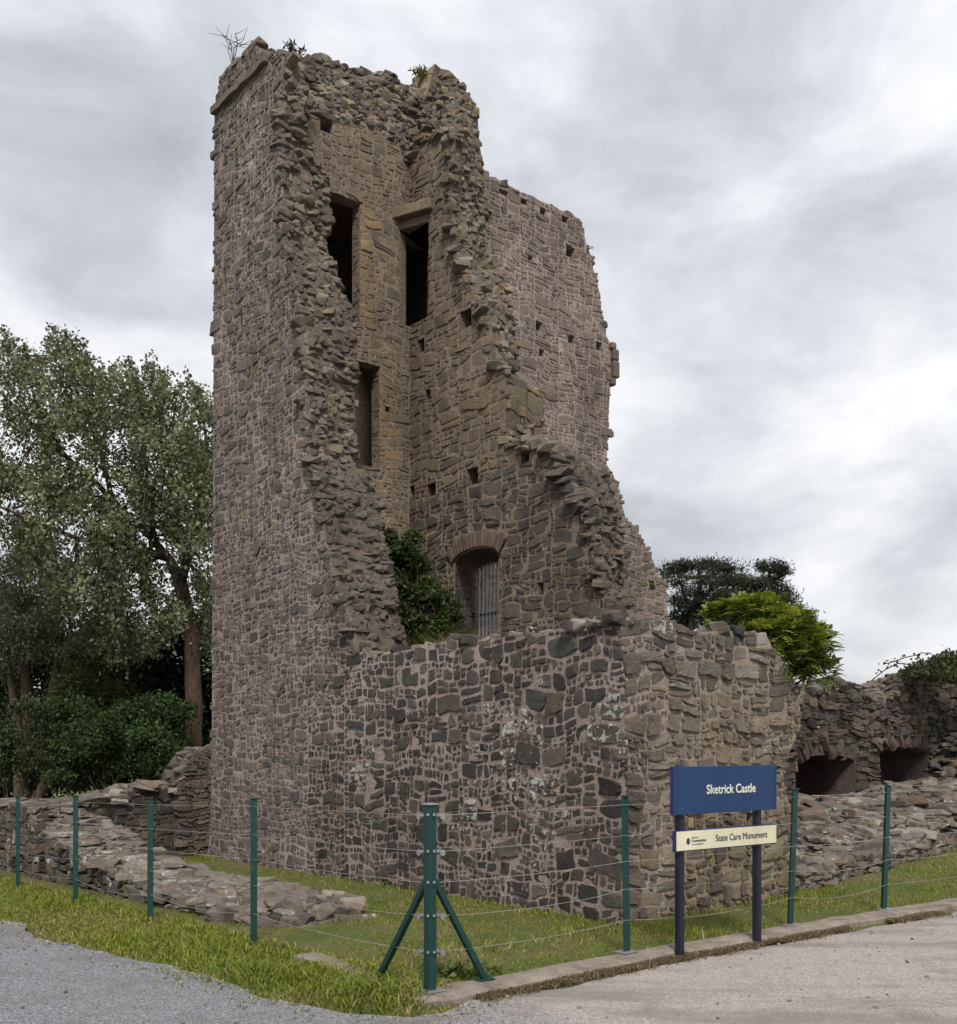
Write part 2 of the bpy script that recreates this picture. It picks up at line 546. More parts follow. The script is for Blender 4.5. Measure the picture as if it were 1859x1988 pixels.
def masonry(stones, part, outline, place, palette, levels, asp=1.3, gap=(0.012, 0.03), proud=(0.004, 0.03), holes=(), lims=(-1e9, 1e9, -1e9, 1e9), rscale=None):
    """rubble masonry on a plane: outline in (a, b), place(a, b, h) -> point, palette(a, b, r) -> colour, lichen"""
    xs, ys = [p[0] for p in outline], [p[1] for p in outline]
    a0, a1, b0, b1 = max(min(xs) - 0.3, lims[0]), min(max(xs) + 0.3, lims[1]), max(min(ys) - 0.2, lims[2]), min(max(ys) + 0.3, lims[3])
    base = levels[0][0]
    sd = random.uniform(0, 90)
    def warp(x, y):
        dx = 0.34 * base * mnoise.noise((x / base * 0.28, y / base * 0.28, sd)) + 0.22 * base * mnoise.noise((x / base * 0.8, y / base * 0.8, sd + 7))
        dy = 0.75 * base * mnoise.noise((x / base * 0.22, y / base * 0.22, sd + 20)) + 0.26 * base * mnoise.noise((x / base * 0.8, y / base * 0.8, sd + 31))
        return x + dx, y + dy
    for (x0, x1, y0, y1) in rubble_cells(a0, a1, b0 - 0.1, b1 + 0.1, base, asp, rscale):
        mx_, my_ = warp((x0 + x1) / 2, (y0 + y1) / 2)
        if not inside(outline, mx_, my_): continue
        w, h = x1 - x0, y1 - y0
        r = min(w, h) * 0.5
        g = random.uniform(*gap) * 0.5
        gx, gy = min(g * random.uniform(0.7, 1.4), w * 0.22), min(g * random.uniform(0.7, 1.4), h * 0.22)
        x0, x1, y0, y1 = x0 + gx, x1 - gx, y0 + gy, y1 - gy
        w, h = x1 - x0, y1 - y0
        cu = [random.choice((0.0, 0.04, 0.10, 0.2, 0.34)) for _ in range(8)]
        e = lambda k: random.uniform(-0.02, 0.07) * k
        loop = [(x0 + w * cu[0], y0), (x0 + w * 0.5, y0 + e(h)), (x1 - w * cu[1], y0), (x1, y0 + h * cu[2]), (x1 - e(w), y0 + h * 0.5), (x1, y1 - h * cu[3]), (x1 - w * cu[4], y1), (x0 + w * 0.5, y1 - e(h)), (x0 + w * cu[5], y1), (x0, y1 - h * cu[6]), (x0 + e(w), y0 + h * 0.5), (x0, y0 + h * cu[7])]
        th = random.gauss(0, 0.06)
        cx_, cy_ = (x0 + x1) / 2, (y0 + y1) / 2
        poly = []
        for (x, y) in loop:
            dx, dy = x - cx_, y - cy_
            q = warp(cx_ + dx * math.cos(th) - dy * math.sin(th), cy_ + dx * math.sin(th) + dy * math.cos(th))
            if not poly or math.hypot(q[0] - poly[-1][0], q[1] - poly[-1][1]) > 0.004: poly.append(q)
        for nx, ny, d in ((-1, 0, -lims[0]), (1, 0, lims[1]), (0, -1, -lims[2]), (0, 1, lims[3])):
            if len(poly) >= 3: poly = clip(poly, nx, ny, d)
        for (h0, h1, k0, k1) in holes:
            if len(poly) < 3: break
            px, py = [p[0] for p in poly], [p[1] for p in poly]
            if max(px) < h0 or min(px) > h1 or max(py) < k0 or min(py) > k1: continue
            best = []
            for nx, ny, d in ((1, 0, h0), (-1, 0, -h1), (0, 1, k0), (0, -1, -k1)):
                c = clip(poly, nx, ny, d)
                if len(c) >= 3 and (not best or area(c) > area(best)): best = c
            poly = best
        if len(poly) < 3: continue
        A = area(poly)
        if A < 0.0006: continue
        # round the corners
        n = len(poly)
        q = []
        for i in range(n):
            p0, p1 = poly[i], poly[(i + 1) % n]
            if math.hypot(p1[0] - p0[0], p1[1] - p0[1]) < 0.012: 
                q.append(((p0[0] + p1[0]) / 2, (p0[1] + p1[1]) / 2))
                continue
            t = random.uniform(0.08, 0.25)
            t2 = random.uniform(0.08, 0.25)
            q.append((p0[0] + (p1[0] - p0[0]) * t, p0[1] + (p1[1] - p0[1]) * t))
            q.append((p0[0] + (p1[0] - p0[0]) * (1 - t2), p0[1] + (p1[1] - p0[1]) * (1 - t2)))
        poly = q
        n = len(poly)
        if n < 5: continue
        if area(poly[::1]) == 0: continue
        sgn = sum(poly[i][0] * poly[(i + 1) % n][1] - poly[(i + 1) % n][0] * poly[i][1] for i in range(n))
        cx, cy = sum(p[0] for p in poly) / n, sum(p[1] for p in poly) / n
        h = random.uniform(*proud) * (0.6 + r / 0.2)
        tx, ty = random.gauss(0, 0.05), random.gauss(0, 0.05)
        wob = min(0.014, r * 0.07)
        v = []
        for (s, hh) in ((1.02, -0.05), (0.985, h * 0.55), (0.90, h)):
            for p in poly:
                ax = cx + (p[0] - cx) * s + random.uniform(-wob, wob) * (1 if s < 1 else 0.6)
                by = cy + (p[1] - cy) * s + random.uniform(-wob, wob) * (1 if s < 1 else 0.6)
                hz = hh + (tx * (ax - cx) + ty * (by - cy) if hh > -0.04 else 0) + random.uniform(-0.16, 0.16) * abs(h) * (hh > 0)
                v.append(place(ax, by, hz))
        v.append(place(cx, cy, h + random.uniform(-0.06, 0.10) * min(r, 0.12)))
        f = []
        for k in range(2):
            for i in range(n):
                f.append((k * n + i, k * n + (i + 1) % n, (k + 1) * n + (i + 1) % n, (k + 1) * n + i))
        for i in range(n): f.append((2 * n + i, 2 * n + (i + 1) % n, 3 * n))
        # orientation: outward = growing h
        e1, e2 = v[2 * n + 1] - v[2 * n], v[3 * n] - v[2 * n]
        out = place(cx, cy, 1.0) - place(cx, cy, 0.0)
        if e1.cross(e2).dot(out) < 0: f = [tuple(reversed(q)) for q in f]
        col, lich = palette(cx, cy, r)
        stones.add(part, v, f, col, lich, False)

def fill(bm, vs, pts):
    for t in tessellate_polygon([[Vector(p) for p in pts]]):
        try: bm.faces.new([vs[i] for i in t])
        except ValueError: pass
def loft(front, back):
    """closed solid between two outlines with the same number of corners"""
    n = len(front)
    bm = bmesh.new()
    a = [bm.verts.new(p) for p in front]
    b = [bm.verts.new(p) for p in back]
    fill(bm, a, front)
    fill(bm, b, back)
    for i in range(n):
        j = (i + 1) % n
        bm.faces.new((a[i], b[i], b[j]))
        bm.faces.new((a[i], b[j], a[j]))
    bmesh.ops.recalc_face_normals(bm, faces=bm.faces[:])
    me = bpy.data.meshes.new('solid')
    bm.to_mesh(me)
    bm.free()
    return me
def cut(me, cutters):
    """subtract closed boxes / prisms, given as (verts, faces), from a mesh"""
    if not cutters: return me
    o = bpy.data.objects.new('tmp', me)
    COL.objects.link(o)
    tmp = []
    for v, f in cutters:
        cm = mesh_from('cut', v, f)
        bm = bmesh.new()
        bm.from_mesh(cm)
        bmesh.ops.recalc_face_normals(bm, faces=bm.faces[:])
        bm.to_mesh(cm)
        bm.free()
        c = bpy.data.objects.new('cut', cm)
        COL.objects.link(c)
        c.hide_render = True
        tmp.append(c)
        md = o.modifiers.new('cut', 'BOOLEAN')
        md.operation = 'DIFFERENCE'
        md.solver = 'EXACT'
        md.object = c
    dg = bpy.context.evaluated_depsgraph_get()
    res = bpy.data.meshes.new_from_object(o.evaluated_get(dg))
    bpy.data.objects.remove(o)
    for c in tmp: bpy.data.objects.remove(c)
    return res
def lerp(a, b, t): return a + (b - a) * t
def resample(pts, step):
    out = [pts[0]]
    for p, q in zip(pts, pts[1:]):
        L = math.dist(p, q)
        k = max(1, int(L / step))
        out += [tuple(lerp(p[i], q[i], t / k) for i in range(len(p))) for t in range(1, k + 1)]
    return out
def at_height(curve, z):             # curve of (y, z): y at height z, curve ordered by falling z
    for (y0, z0), (y1, z1) in zip(curve, curve[1:]):
        if z1 <= z <= z0: return lerp(y0, y1, (z0 - z) / max(1e-6, z0 - z1))
    return curve[0][0] if z > curve[0][1] else curve[-1][0]
def monotone(curve):
    out = [curve[0]]
    for y, z in curve[1:]: out.append((y, min(z, out[-1][1] - 0.02)))
    return out

# ------------------------------------------------------------------ the ground
ROAD_Z = -0.045
left_edge = [on_g(*p, ROAD_Z) for p in ((-330, 1722), (-120, 1762), (0, 1786), (47, 1794), (60, 1822), (149, 1835), (256, 1862), (341, 1880), (426, 1905), (532, 1939), (681, 1968), (792, 1977), (868, 1966), (920, 1942))]
right_edge = [l2w(-1.9, -1.34), l2w(-1.0, -1.27), l2w(0.2, -1.36), l2w(1.5, -1.46), l2w(3.5, -1.58), l2w(9, -2.1), l2w(30, -4.0), l2w(80, -9.0)]
edge = [(p.x, p.y) for p in left_edge + right_edge]
far_left = l2w(-9.5, 30)
road_poly = [(-60.0, 30.0), (-14.5, 16.5)] + edge + [(120.0, 30.0), (120.0, -60.0), (-60.0, -60.0)]
def poly_sdf(P, X, Y):
    """signed distance, negative inside"""
    P = np.array(P)
    d = np.full(X.shape, 1e9)
    ins = np.zeros(X.shape, dtype=bool)
    n = len(P)
    for i in range(n):
        ax, ay = P[i - 1]
        bx, by = P[i]
        ex, ey = bx - ax, by - ay
        t = np.clip(((X - ax) * ex + (Y - ay) * ey) / (ex * ex + ey * ey + 1e-12), 0, 1)
        d = np.minimum(d, np.hypot(X - ax - t * ex, Y - ay - t * ey))
        c = ((ay > Y) != (by > Y)) & (X < (bx - ax) * (Y - ay) / (by - ay + 1e-12) + ax)
        ins ^= c
    return np.where(ins, -d, d)
def fnoise(X, Y, s, seed=0):
    """cheap smooth noise from a few turned sines"""
    r = np.random.default_rng(seed)
    o = np.zeros_like(X)
    for k in range(7):
        a, ph = r.uniform(0, 2 * np.pi), r.uniform(0, 6.28)
        f = s * r.uniform(0.6, 1.7)
        o += np.sin((X * np.cos(a) + Y * np.sin(a)) * f + ph + 1.3 * np.sin((X * np.sin(a) - Y * np.cos(a)) * f * 0.7 + ph * 2))
    return o / 7
def ground_z(X, Y, with_road=True):
    X, Y = np.asarray(X, float), np.asarray(Y, float)
    dx, dy = X - CC.x, Y - CC.y
    xl, yl = dx * VX.x + dy * VX.y, dx * UY.x + dy * UY.y
    w = np.clip((0.3 - xl) / 3.2, 0.0, 1.0)
    z = -0.032 * np.clip(yl + 0.5, 0, 14) * (0.35 + 0.65 * w) * (xl < 1.0)
    z = z * np.clip(1 - (xl - 0.0) / 1.0, 0, 1)
    z = z + 0.018 * fnoise(X, Y, 1.4, 3) + 0.012 * fnoise(X, Y, 4.2, 5) - 0.02
    z = z + np.clip((xl - 3.2) * 0.035, 0, 0.35)
    d = poly_sdf(road_poly, X, Y)
    k = np.clip(d / 0.35, 0, 1)
    k = k * k * (3 - 2 * k)
    zr = ROAD_Z - 0.03
    return np.where(d < 0, zr, zr + (z - zr) * k), d
def gz(x, y): return float(ground_z(np.array([x]), np.array([y]))[0][0])

PHI_R = PHI
def build_ground():
    near = np.arange(-13.0, 17.01, 0.17)
    xs = np.concatenate([[-900, -400, -180, -90, -45, -28, -19, -15], near, [19, 24, 34, 60, 120, 250, 500, 900]])
    neary = np.arange(2.0, 26.01, 0.17)
    ys = np.concatenate([[-300, -80, -20, -4], neary, [28, 32, 40, 55, 80, 130, 220, 400, 700, 1500]])
    X, Y = np.meshgrid(xs, ys)
    Z, _ = ground_z(X, Y)
    Z = np.where((np.abs(X) > 20) | (Y > 28), np.minimum(Z, -0.14), Z)
    nx, ny = len(xs), len(ys)
    v = np.stack([X.ravel(), Y.ravel(), Z.ravel()], 1)
    i, j = np.meshgrid(np.arange(nx - 1), np.arange(ny - 1))
    a = (j * nx + i).ravel()
    f = np.stack([a, a + 1, a + nx + 1, a + nx], 1)
    me = mesh_from('ground', v.tolist(), f.tolist(), None, True)
    m, nt, b, _ = nodes('lawn_soil')
    p = pos(nt)
    n1 = nz(nt, 1.1, 5, 0.6, p)
    n2 = nz(nt, 30, 4, 0.7, p)
    col = ramp(nt, n1, [(0.36, (0.15, 0.12, 0.06)), (0.62, (0.075, 0.105, 0.02)), (0.48, (0.11, 0.12, 0.03))])
    col = mix(nt, mth(nt, 'MULTIPLY', sstep(nt, n2, 0.4, 0.65), 0.55), col, (0.04, 0.038, 0.016))
    nt.links.new(col, b.inputs['Base Color'])
    bump(nt, b, n2, 0.8, 0.03)
    o = obj('ground', me, m)
    o['kind'] = 'structure'
    # road surface: tarmac and gravel, a sheet that lies over the ground
    bm = bmesh.new()
    poly = [p for p in road_poly]
    pts = resample([(a_, b_) for a_, b_ in edge], 0.09)
    rag = []
    for q, (x, y) in enumerate(pts):
        w = 0.03 if -13 < x < 12 else 0.0
        rag.append((x + w * mnoise.noise((x * 3.1, y * 3.1, 1)) * 2.4, y + w * mnoise.noise((x * 3.7, y * 3.7, 9)) * 2.4))
    ring = [(-60.0, 30.0), (-14.5, 16.5)] + rag + [(120.0, 30.0), (120.0, -60.0), (-60.0, -60.0)]
    top = [bm.verts.new((x, y, ROAD_Z)) for x, y in ring]
    bm.faces.new(top)
    bmesh.ops.triangulate(bm, faces=bm.faces[:])
    bmesh.ops.recalc_face_normals(bm, faces=bm.faces[:])
    for fc in bm.faces:
        if fc.normal.z < 0: fc.normal_flip()
    me = bpy.data.meshes.new('road')
    bm.to_mesh(me)
    bm.free()
    m, nt, b, _ = nodes('worn_tarmac')
    p = pos(nt)
    sep = nt.nodes.new('ShaderNodeSeparateXYZ')
    nt.links.new(p, sep.inputs[0])
    vor = nt.nodes.new('ShaderNodeTexVoronoi')
    vor.inputs['Scale'].default_value = 105
    nt.links.new(p, vor.inputs['Vector'])
    chip = nt.nodes.new('ShaderNodeSeparateColor')
    nt.links.new(vor.outputs['Color'], chip.inputs[0])
    big = nz(nt, 0.9, 5, 0.6, p)
    fine = nz(nt, 90, 4, 0.8, p)
    side = mth(nt, 'ADD', mth(nt, 'SUBTRACT', sep.outputs[0], mth(nt, 'MULTIPLY', mth(nt, 'SUBTRACT', 6.6, sep.outputs[1]), 0.8)), mth(nt, 'MULTIPLY', mth(nt, 'SUBTRACT', big, 0.5), 3.5))
    sf = sstep(nt, side, -1.6, 0.9)
    tar = ramp(nt, chip.outputs[0], [(0.0, (0.12, 0.126, 0.138)), (0.95, (0.37, 0.376, 0.385)), (0.6, (0.205, 0.212, 0.228))])
    dust = ramp(nt, chip.outputs[0], [(0.0, (0.25, 0.222, 0.20)), (0.9, (0.49, 0.44, 0.41)), (0.5, (0.375, 0.335, 0.31))])
    col = mix(nt, sf, tar, dust)
    col = mix(nt, mth(nt, 'MULTIPLY', sstep(nt, nz(nt, 2.2, 5, 0.65, p), 0.52, 0.7), 0.45), col, (0.17, 0.15, 0.135))
    col = mix(nt, mth(nt, 'MULTIPLY', sstep(nt, fine, 0.5, 0.75), 0.6), col, (0.07, 0.065, 0.065))
    mp = nt.nodes.new('ShaderNodeMapping')
    mp.inputs['Rotation'].default_value = (0, 0, -PHI_R)
    mp.inputs['Scale'].default_value = (0.35, 1.6, 1)
    nt.links.new(p, mp.inputs[0])
    col = mix(nt, mth(nt, 'MULTIPLY', sstep(nt, nz(nt, 0.8, 6, 0.65, mp.outputs[0]), 0.46, 0.62), 0.6), col, (0.17, 0.152, 0.14))
    col = mix(nt, mth(nt, 'MULTIPLY', sstep(nt, nz(nt, 5, 6, 0.7, p), 0.60, 0.72), 0.5), col, (0.10, 0.09, 0.082))
    nt.links.new(col, b.inputs['Base Color'])
    h = mth(nt, 'ADD', mth(nt, 'MULTIPLY', vor.outputs['Distance'], -1.0), mth(nt, 'MULTIPLY', fine, 0.8))
    bump(nt, b, h, 0.8, 0.012)
    o = obj('road', me, m)
    o['kind'] = 'structure'
build_ground()

def build_kerb():
    """rough cast concrete strip that carries the fence posts"""
    def strip(line, w0, w1, name):
        b = Buf()
        pts = resample(line, 0.11)
        n = len(pts)
        rows = []
        for k, (x, y) in enumerate(pts):
            d = Vector(pts[min(k + 1, n - 1)]) - Vector(pts[max(k - 1, 0)])
            d.normalize()
            nrm = Vector((d.y, -d.x))
            nn = lambda s: mnoise.noise((x * 2.3, y * 2.3, s)) * 0.05 + mnoise.noise((x * 11, y * 11, s + 3)) * 0.03
            prof = [(-w0 + nn(1), -0.25), (-w0 + nn(1), -0.012 + nn(2) * .3), (-w0 * 0.5, 0.003 + nn(3) * .2), (w1 * 0.3, 0.003 + nn(4) * .2), (w1 - 0.012 + nn(5), -0.004 + nn(6) * .2), (w1 + nn(5), -0.020 + nn(7) * .2), (w1 + 0.004 + nn(5), -0.25)]
            rows.append([Vector((x + nrm.x * a, y + nrm.y * a, z)) for a, z in prof])
        m = len(rows[0])
        v = [p for r_ in rows for p in r_]
        f = [(k * m + i, k * m + i + 1, (k + 1) * m + i + 1, (k + 1) * m + i) for k in range(n - 1) for i in range(m - 1)]
        f += [tuple(range(m)), tuple(range((n - 1) * m + m - 1, (n - 1) * m - 1, -1))]
        bm = bmesh.new()
        vs = [bm.verts.new(p) for p in v]
        for q in f: bm.faces.new([vs[i] for i in q])
        bmesh.ops.recalc_face_normals(bm, faces=bm.faces[:])
        me = bpy.data.meshes.new(name)
        bm.to_mesh(me)
        bm.free()
        return me
    m, nt, b, _ = nodes('weathered_concrete')
    p = pos(nt)
    n1 = nz(nt, 4, 6, 0.7, p)
    col = ramp(nt, n1, [(0.36, (0.15, 0.12, 0.095)), (0.66, (0.33, 0.28, 0.235)), (0.5, (0.24, 0.20, 0.165))])
    col = mix(nt, mth(nt, 'MULTIPLY', sstep(nt, nz(nt, 40, 4, 0.7, p), 0.52, 0.7), 0.5), col, (0.09, 0.075, 0.06))
    nt.links.new(col, b.inputs['Base Color'])
    bump(nt, b, nz(nt, 45, 5, 0.75, p), 0.8, 0.02)
    line = [(p.x, p.y) for p in (l2w(-3.08, -0.97), l2w(-1.0, -1.0), l2w(1.0, -1.13), l2w(2.5, -1.24), l2w(9, -1.75), l2w(24, -3.1))]
    o = obj('kerb', strip(line, 0.12, 0.16, 'kerb'), m)
    o['kind'] = 'structure'
    line = [(p.x, p.y) for p in (l2w(-2.9, -0.80), l2w(-2.9, -0.2), l2w(-2.92, 0.6))]
    o = obj('kerb', strip(line, 0.11, 0.10, 'kerb_return'), m)
    o['kind'] = 'structure'
build_kerb()

# ------------------------------------------------------------------ colours of stone
def jit(c, s=0.18):
    k = random.uniform(1 - s, 1 + s)
    return tuple(max(0.005, x * k * random.uniform(0.95, 1.05)) for x in c)
BASALT = [(0.066, 0.061, 0.057), (0.080, 0.073, 0.066), (0.052, 0.050, 0.049), (0.098, 0.086, 0.074), (0.086, 0.078, 0.072), (0.115, 0.098, 0.082)]
BROWN = [(0.15, 0.115, 0.085), (0.125, 0.10, 0.08), (0.105, 0.09, 0.078), (0.18, 0.14, 0.10), (0.09, 0.08, 0.072)]
TAN = [(0.25, 0.195, 0.13), (0.20, 0.16, 0.11), (0.175, 0.14, 0.105), (0.15, 0.126, 0.10), (0.28, 0.215, 0.135)]
GREYS = [(0.20, 0.18, 0.152), (0.16, 0.142, 0.12), (0.13, 0.116, 0.10), (0.24, 0.22, 0.185), (0.175, 0.148, 0.118), (0.14, 0.118, 0.096)]
ROSE = [(0.20, 0.165, 0.145), (0.165, 0.138, 0.122), (0.23, 0.195, 0.17), (0.14, 0.12, 0.105), (0.185, 0.15, 0.12)]
def blend(a, b, t): return tuple(lerp(x, y, t) for x, y in zip(a, b))

# ------------------------------------------------------------------ the castle
castle = thing('ruined_castle', 'tall ruined rubble stone tower house with collapsed corner and ragged broken walls', 'castle', CC, PHI)
cst = Stones(castle.matrix_basis.copy())
cst.tw = Matrix.Translation(CC) @ Matrix.Rotation(PHI, 4, 'Z')
TW, TN, S1, TS, THS, YB, YX = 0.86, 0.82, 6.6, 2.42, 0.80, 7.4, 8.4
LOW = 2.68

# west wall -------------------------------------------------------------
w_break = [(551, 122), (546, 160), (539, 238), (543, 295), (548, 354), (552, 407), (549, 473), (560, 500), (575, 560), (584, 600), (588, 642), (595, 735), (596, 813), (601, 888), (613, 926), (625, 970), (632, 1040), (646, 1100), (656, 1134), (668, 1168), (687, 1202), (692, 1250), (714, 1268)]
w_in = [(585, 122), (588, 160), (592, 238), (612, 288), (638, 338), (637, 366), (639, 432), (635, 463), (640, 501), (648, 526), (656, 557), (675, 582), (690, 632), (692, 724), (688, 793), (693, 861), (690, 909), (724, 936), (745, 963), (746, 1032), (755, 1100), (772, 1151), (774, 1202), (787, 1237), (790, 1262)]
WB = monotone([on_x(*p, 0.0) for p in w_break])
WI = monotone([on_x(*p, 0.34 if p[1] < 260 else (0.6 if p[1] < 320 else TW)) for p in w_in])
def XI(z): return lerp(TW, 0.34, min(1.0, max(0.0, (z - 9.75) / 0.45)))
w_top = [on_x(*p, 0.0) for p in ((428, 150), (440, 131), (455, 117), (473, 106), (490, 84), (505, 92), (520, 98), (536, 103), (551, 110))]
zs = list(np.linspace(WB[0][1], WB[-1][1], 46))
def jz(z, s): return 0.05 * mnoise.noise((z * 2.1, s, 0)) + 0.03 * mnoise.noise((z * 7.3, s, 4))
front_b = [(at_height(WB, z) + jz(z, 1), z) for z in zs]
back_b = [(min(6.52, max(at_height(WI, z), at_height(WB, z) - 0.1)) + jz(z, 5), z) for z in zs]
def low_top(y): return LOW + 0.02 + 0.02 * math.sin(y * 3.1) - 0.035 * max(0, y - 3.2)
low_y = list(np.linspace(WB[-1][0] - 0.1, 0.0, 12))
def wx(z): return 0.0 + 0.0 * z
YL = lambda z: YX - 0.075 + 0.10 * max(0.0, 1 - z / 11.0) + (0.10 * max(0, 1 - z / 0.9) ** 2)
left_z = [-0.5, 0.0, 0.6, 1.5, 4.0, 7.0, 10.0, 11.2]
front = [(0.0, YL(z), z) for z in left_z] + [(0.0, y, z) for y, z in w_top] + [(0.0, y, z) for y, z in front_b] + [(0.0, y, low_top(y)) for y in low_y] + [(0.0, 0.0, -0.5)]
back = [(TW, YL(z), z) for z in left_z] + [(XI(z), y + 0.1, min(z - 0.05, 11.75)) for y, z in w_top] + [(XI(z), y, z) for y, z in back_b] + [(TW, y, low_top(y)) for y in low_y] + [(TW, 0.0, -0.5)]
ys_, zs_ = on_x(447, 1262, 0.0)
me = loft(front, back)
me = cut(me, [box(0.2, ys_, zs_, 1.0, 0.07, 0.11)])
M['core'] = mortar_material('torn_core_mortar', (0.18, 0.148, 0.12), (0.155, 0.128, 0.105), (0.115, 0.094, 0.077))
def torn(me, main, test):
    me.materials.clear()
    me.materials.append(M[main])
    me.materials.append(M['core'])
    for q in me.polygons: q.material_index = 1 if test(q.center, q.normal) else 0
torn(me, 'mortar_w', lambda c, n: n.y < -0.25 and c.z > LOW - 0.1)
west = obj('west_wall', me, None, castle)
outline_w = [(p[1], p[2]) for p in front]
w_lich = [on_x(*p, 0.0) for p in ((950, 1385), (975, 1410), (1030, 1415), (945, 1450), (975, 1490), (1000, 1500), (1065, 1540), (1050, 1580), (1085, 1580), (1055, 1610), (915, 1590), (1190, 1390), (700, 1500), (660, 1290), (480, 318), (500, 260), (486, 430), (565, 590))]
def pal_w(y, z, r):
    c = tuple(0.80 * q for q in jit(random.choice(BASALT), 0.38))
    smear = 0.50
    if z < LOW + 0.3: smear = 0.03 + 0.40 * max(0, min(1, (y - 4.6) / 1.6))
    elif z < 5.5: smear = 0.42
    if z < 1.6 and y < 5.5: smear = 0.0
    c = blend(c, (0.25, 0.212, 0.19), smear * random.uniform(0.35, 1.3))
    if random.random() < 0.07: c = blend(c, (0.17, 0.125, 0.095), 0.6)
    if random.random() < 0.05 and z > 4: c = (0.20, 0.155, 0.10)
    l = 0.12 + 0.1 * random.random()
    for a, b in w_lich:
        d = math.hypot(a - y, b - z)
        if d < 0.20: l = 0.92
        elif d < 0.4 and random.random() < 0.25: l = max(l, 0.6)
    if random.random() < 0.05: l = 0.62
    if z > 3 and random.random() < 0.07: l = 0.6
    return c, l
lv_w = [(0.135, 0.22, 0.86), (0.14, 1.0, 0.80), (0.095, 1.6, 0.80), (0.055, 2.2, 0.82), (0.030, 1.6, 0.88)]
masonry(cst, west, outline_w, lambda a, b, h: Vector((-h, a, b)), pal_w, lv_w, 1.25, (0.014, 0.042), (0.000, 0.024), holes=[(ys_ - 0.05, ys_ + 0.05, zs_ - 0.07, zs_ + 0.07)], lims=(-0.012, YX + 0.09, -0.35, 12.2), rscale=lambda y, z: 1.0 if z < LOW and y < 5.5 else 0.85)

# projecting string course and coping of the parapet
y0c, z0c = on_x(421, 215, 0.0)
y1c, z1c = on_x(521, 115, 0.0)
v, f = [], []
def beam(p, q, w_out, w_in, hgt, n, wob=0.012):
    b = Buf()
    P, Q = Vector(p), Vector(q)
    rows = []
    for k in range(n + 1):
        c = P.lerp(Q, k / n)
        j = lambda s: random.uniform(-wob, wob)
        rows.append([c + Vector((-w_out + j(0), 0, -hgt / 2 + j(1))), c + Vector((-w_out + j(0), 0, hgt / 2 + j(1))), c + Vector((w_in, 0, hgt / 2)), c + Vector((w_in, 0, -hgt / 2))])
    vv = [x for r_ in rows for x in r_]
    ff = [(k * 4 + i, k * 4 + (i + 1) % 4, (k + 1) * 4 + (i + 1) % 4, (k + 1) * 4 + i) for k in range(n) for i in range(4)] + [(3, 2, 1, 0), tuple(n * 4 + i for i in range(4))]
    b.add(vv, ff, (0.17, 0.135, 0.11, 0.15))
    return b
buf_obj('string_course', beam((0, y0c + 0.05, z0c), (0, y1c - 0.02, z1c), 0.075, 0.2, 0.10, 14), M['stone'], castle)

def scatter_band(part, O, I, x0, x1, n, cols, size=(0.10, 0.30), out=Vector((0, -1, 0)), flat=0.4, lich=0.12, push=0.03, xfun=None):
    """broken wall core: slabs set into the surface that spans the curves O (plane x0) and I (plane x1), both (y, z) lists of equal length"""
    segs = []
    for k in range(len(O) - 1):
        fx = xfun if xfun else (lambda z: x1)
        a = (Vector((x0, *O[k])), Vector((x0, *O[k + 1])), Vector((fx(I[k][1]), *I[k])), Vector((fx(I[k + 1][1]), *I[k + 1])))
        segs.append((a, 0.5 * ((a[1] - a[0]).length + (a[3] - a[2]).length) * (a[2] - a[0]).length))
    tot = sum(s[1] for s in segs)
    for a, w in segs:
        m = n * w / tot
        m = int(m) + (random.random() < m - int(m))
        for _ in range(m):
            s, t = random.random(), random.random()
            p = a[0].lerp(a[1], s).lerp(a[2].lerp(a[3], s), t)
            L = random.uniform(*size) * random.choice((0.7, 1.0, 1.0, 1.3, 1.9)) * (1.2 if t < 0.12 or t > 0.88 else 1.0)
            hh = random.uniform(0.06, 0.14) * (1.0 if L < 0.2 else 1.35)
            sz = (L, L * random.uniform(0.6, 1.0), hh)
            rt = rot3(random.gauss(0, 0.35) + random.choice((0, math.pi / 2)), random.gauss(0, 0.09), random.gauss(0, 0.09))
            p.z = round(p.z / 0.10) * 0.10 + random.gauss(0, 0.016)
            p = p + out * (random.uniform(-0.075, push - 0.015) - 0.24 * max(0, L - 0.15))
            p.x = min(max(p.x, min(x0, x1) + 0.04), max(x0, x1) - 0.04)
            v, f = rock(p, sz, rt)
            c = blend(jit(random.choice(cols), 0.22), (0.165, 0.135, 0.108), 0.42)
            if p.z < 5.2: c = blend(c, jit((0.095, 0.088, 0.08), 0.3), 0.55)
            cst_cur.add(part, v, f, c, lich + 0.35 * (random.random() < 0.12), False)
cst_cur = cst
n_low = [i for i, p in enumerate(front_b) if p[1] < 5.2]
scatter_band(west, front_b, back_b, 0.0, TW, 1800, TAN + GREYS + GREYS + BROWN, (0.06, 0.19), flat=0.42, push=0.015, xfun=XI)
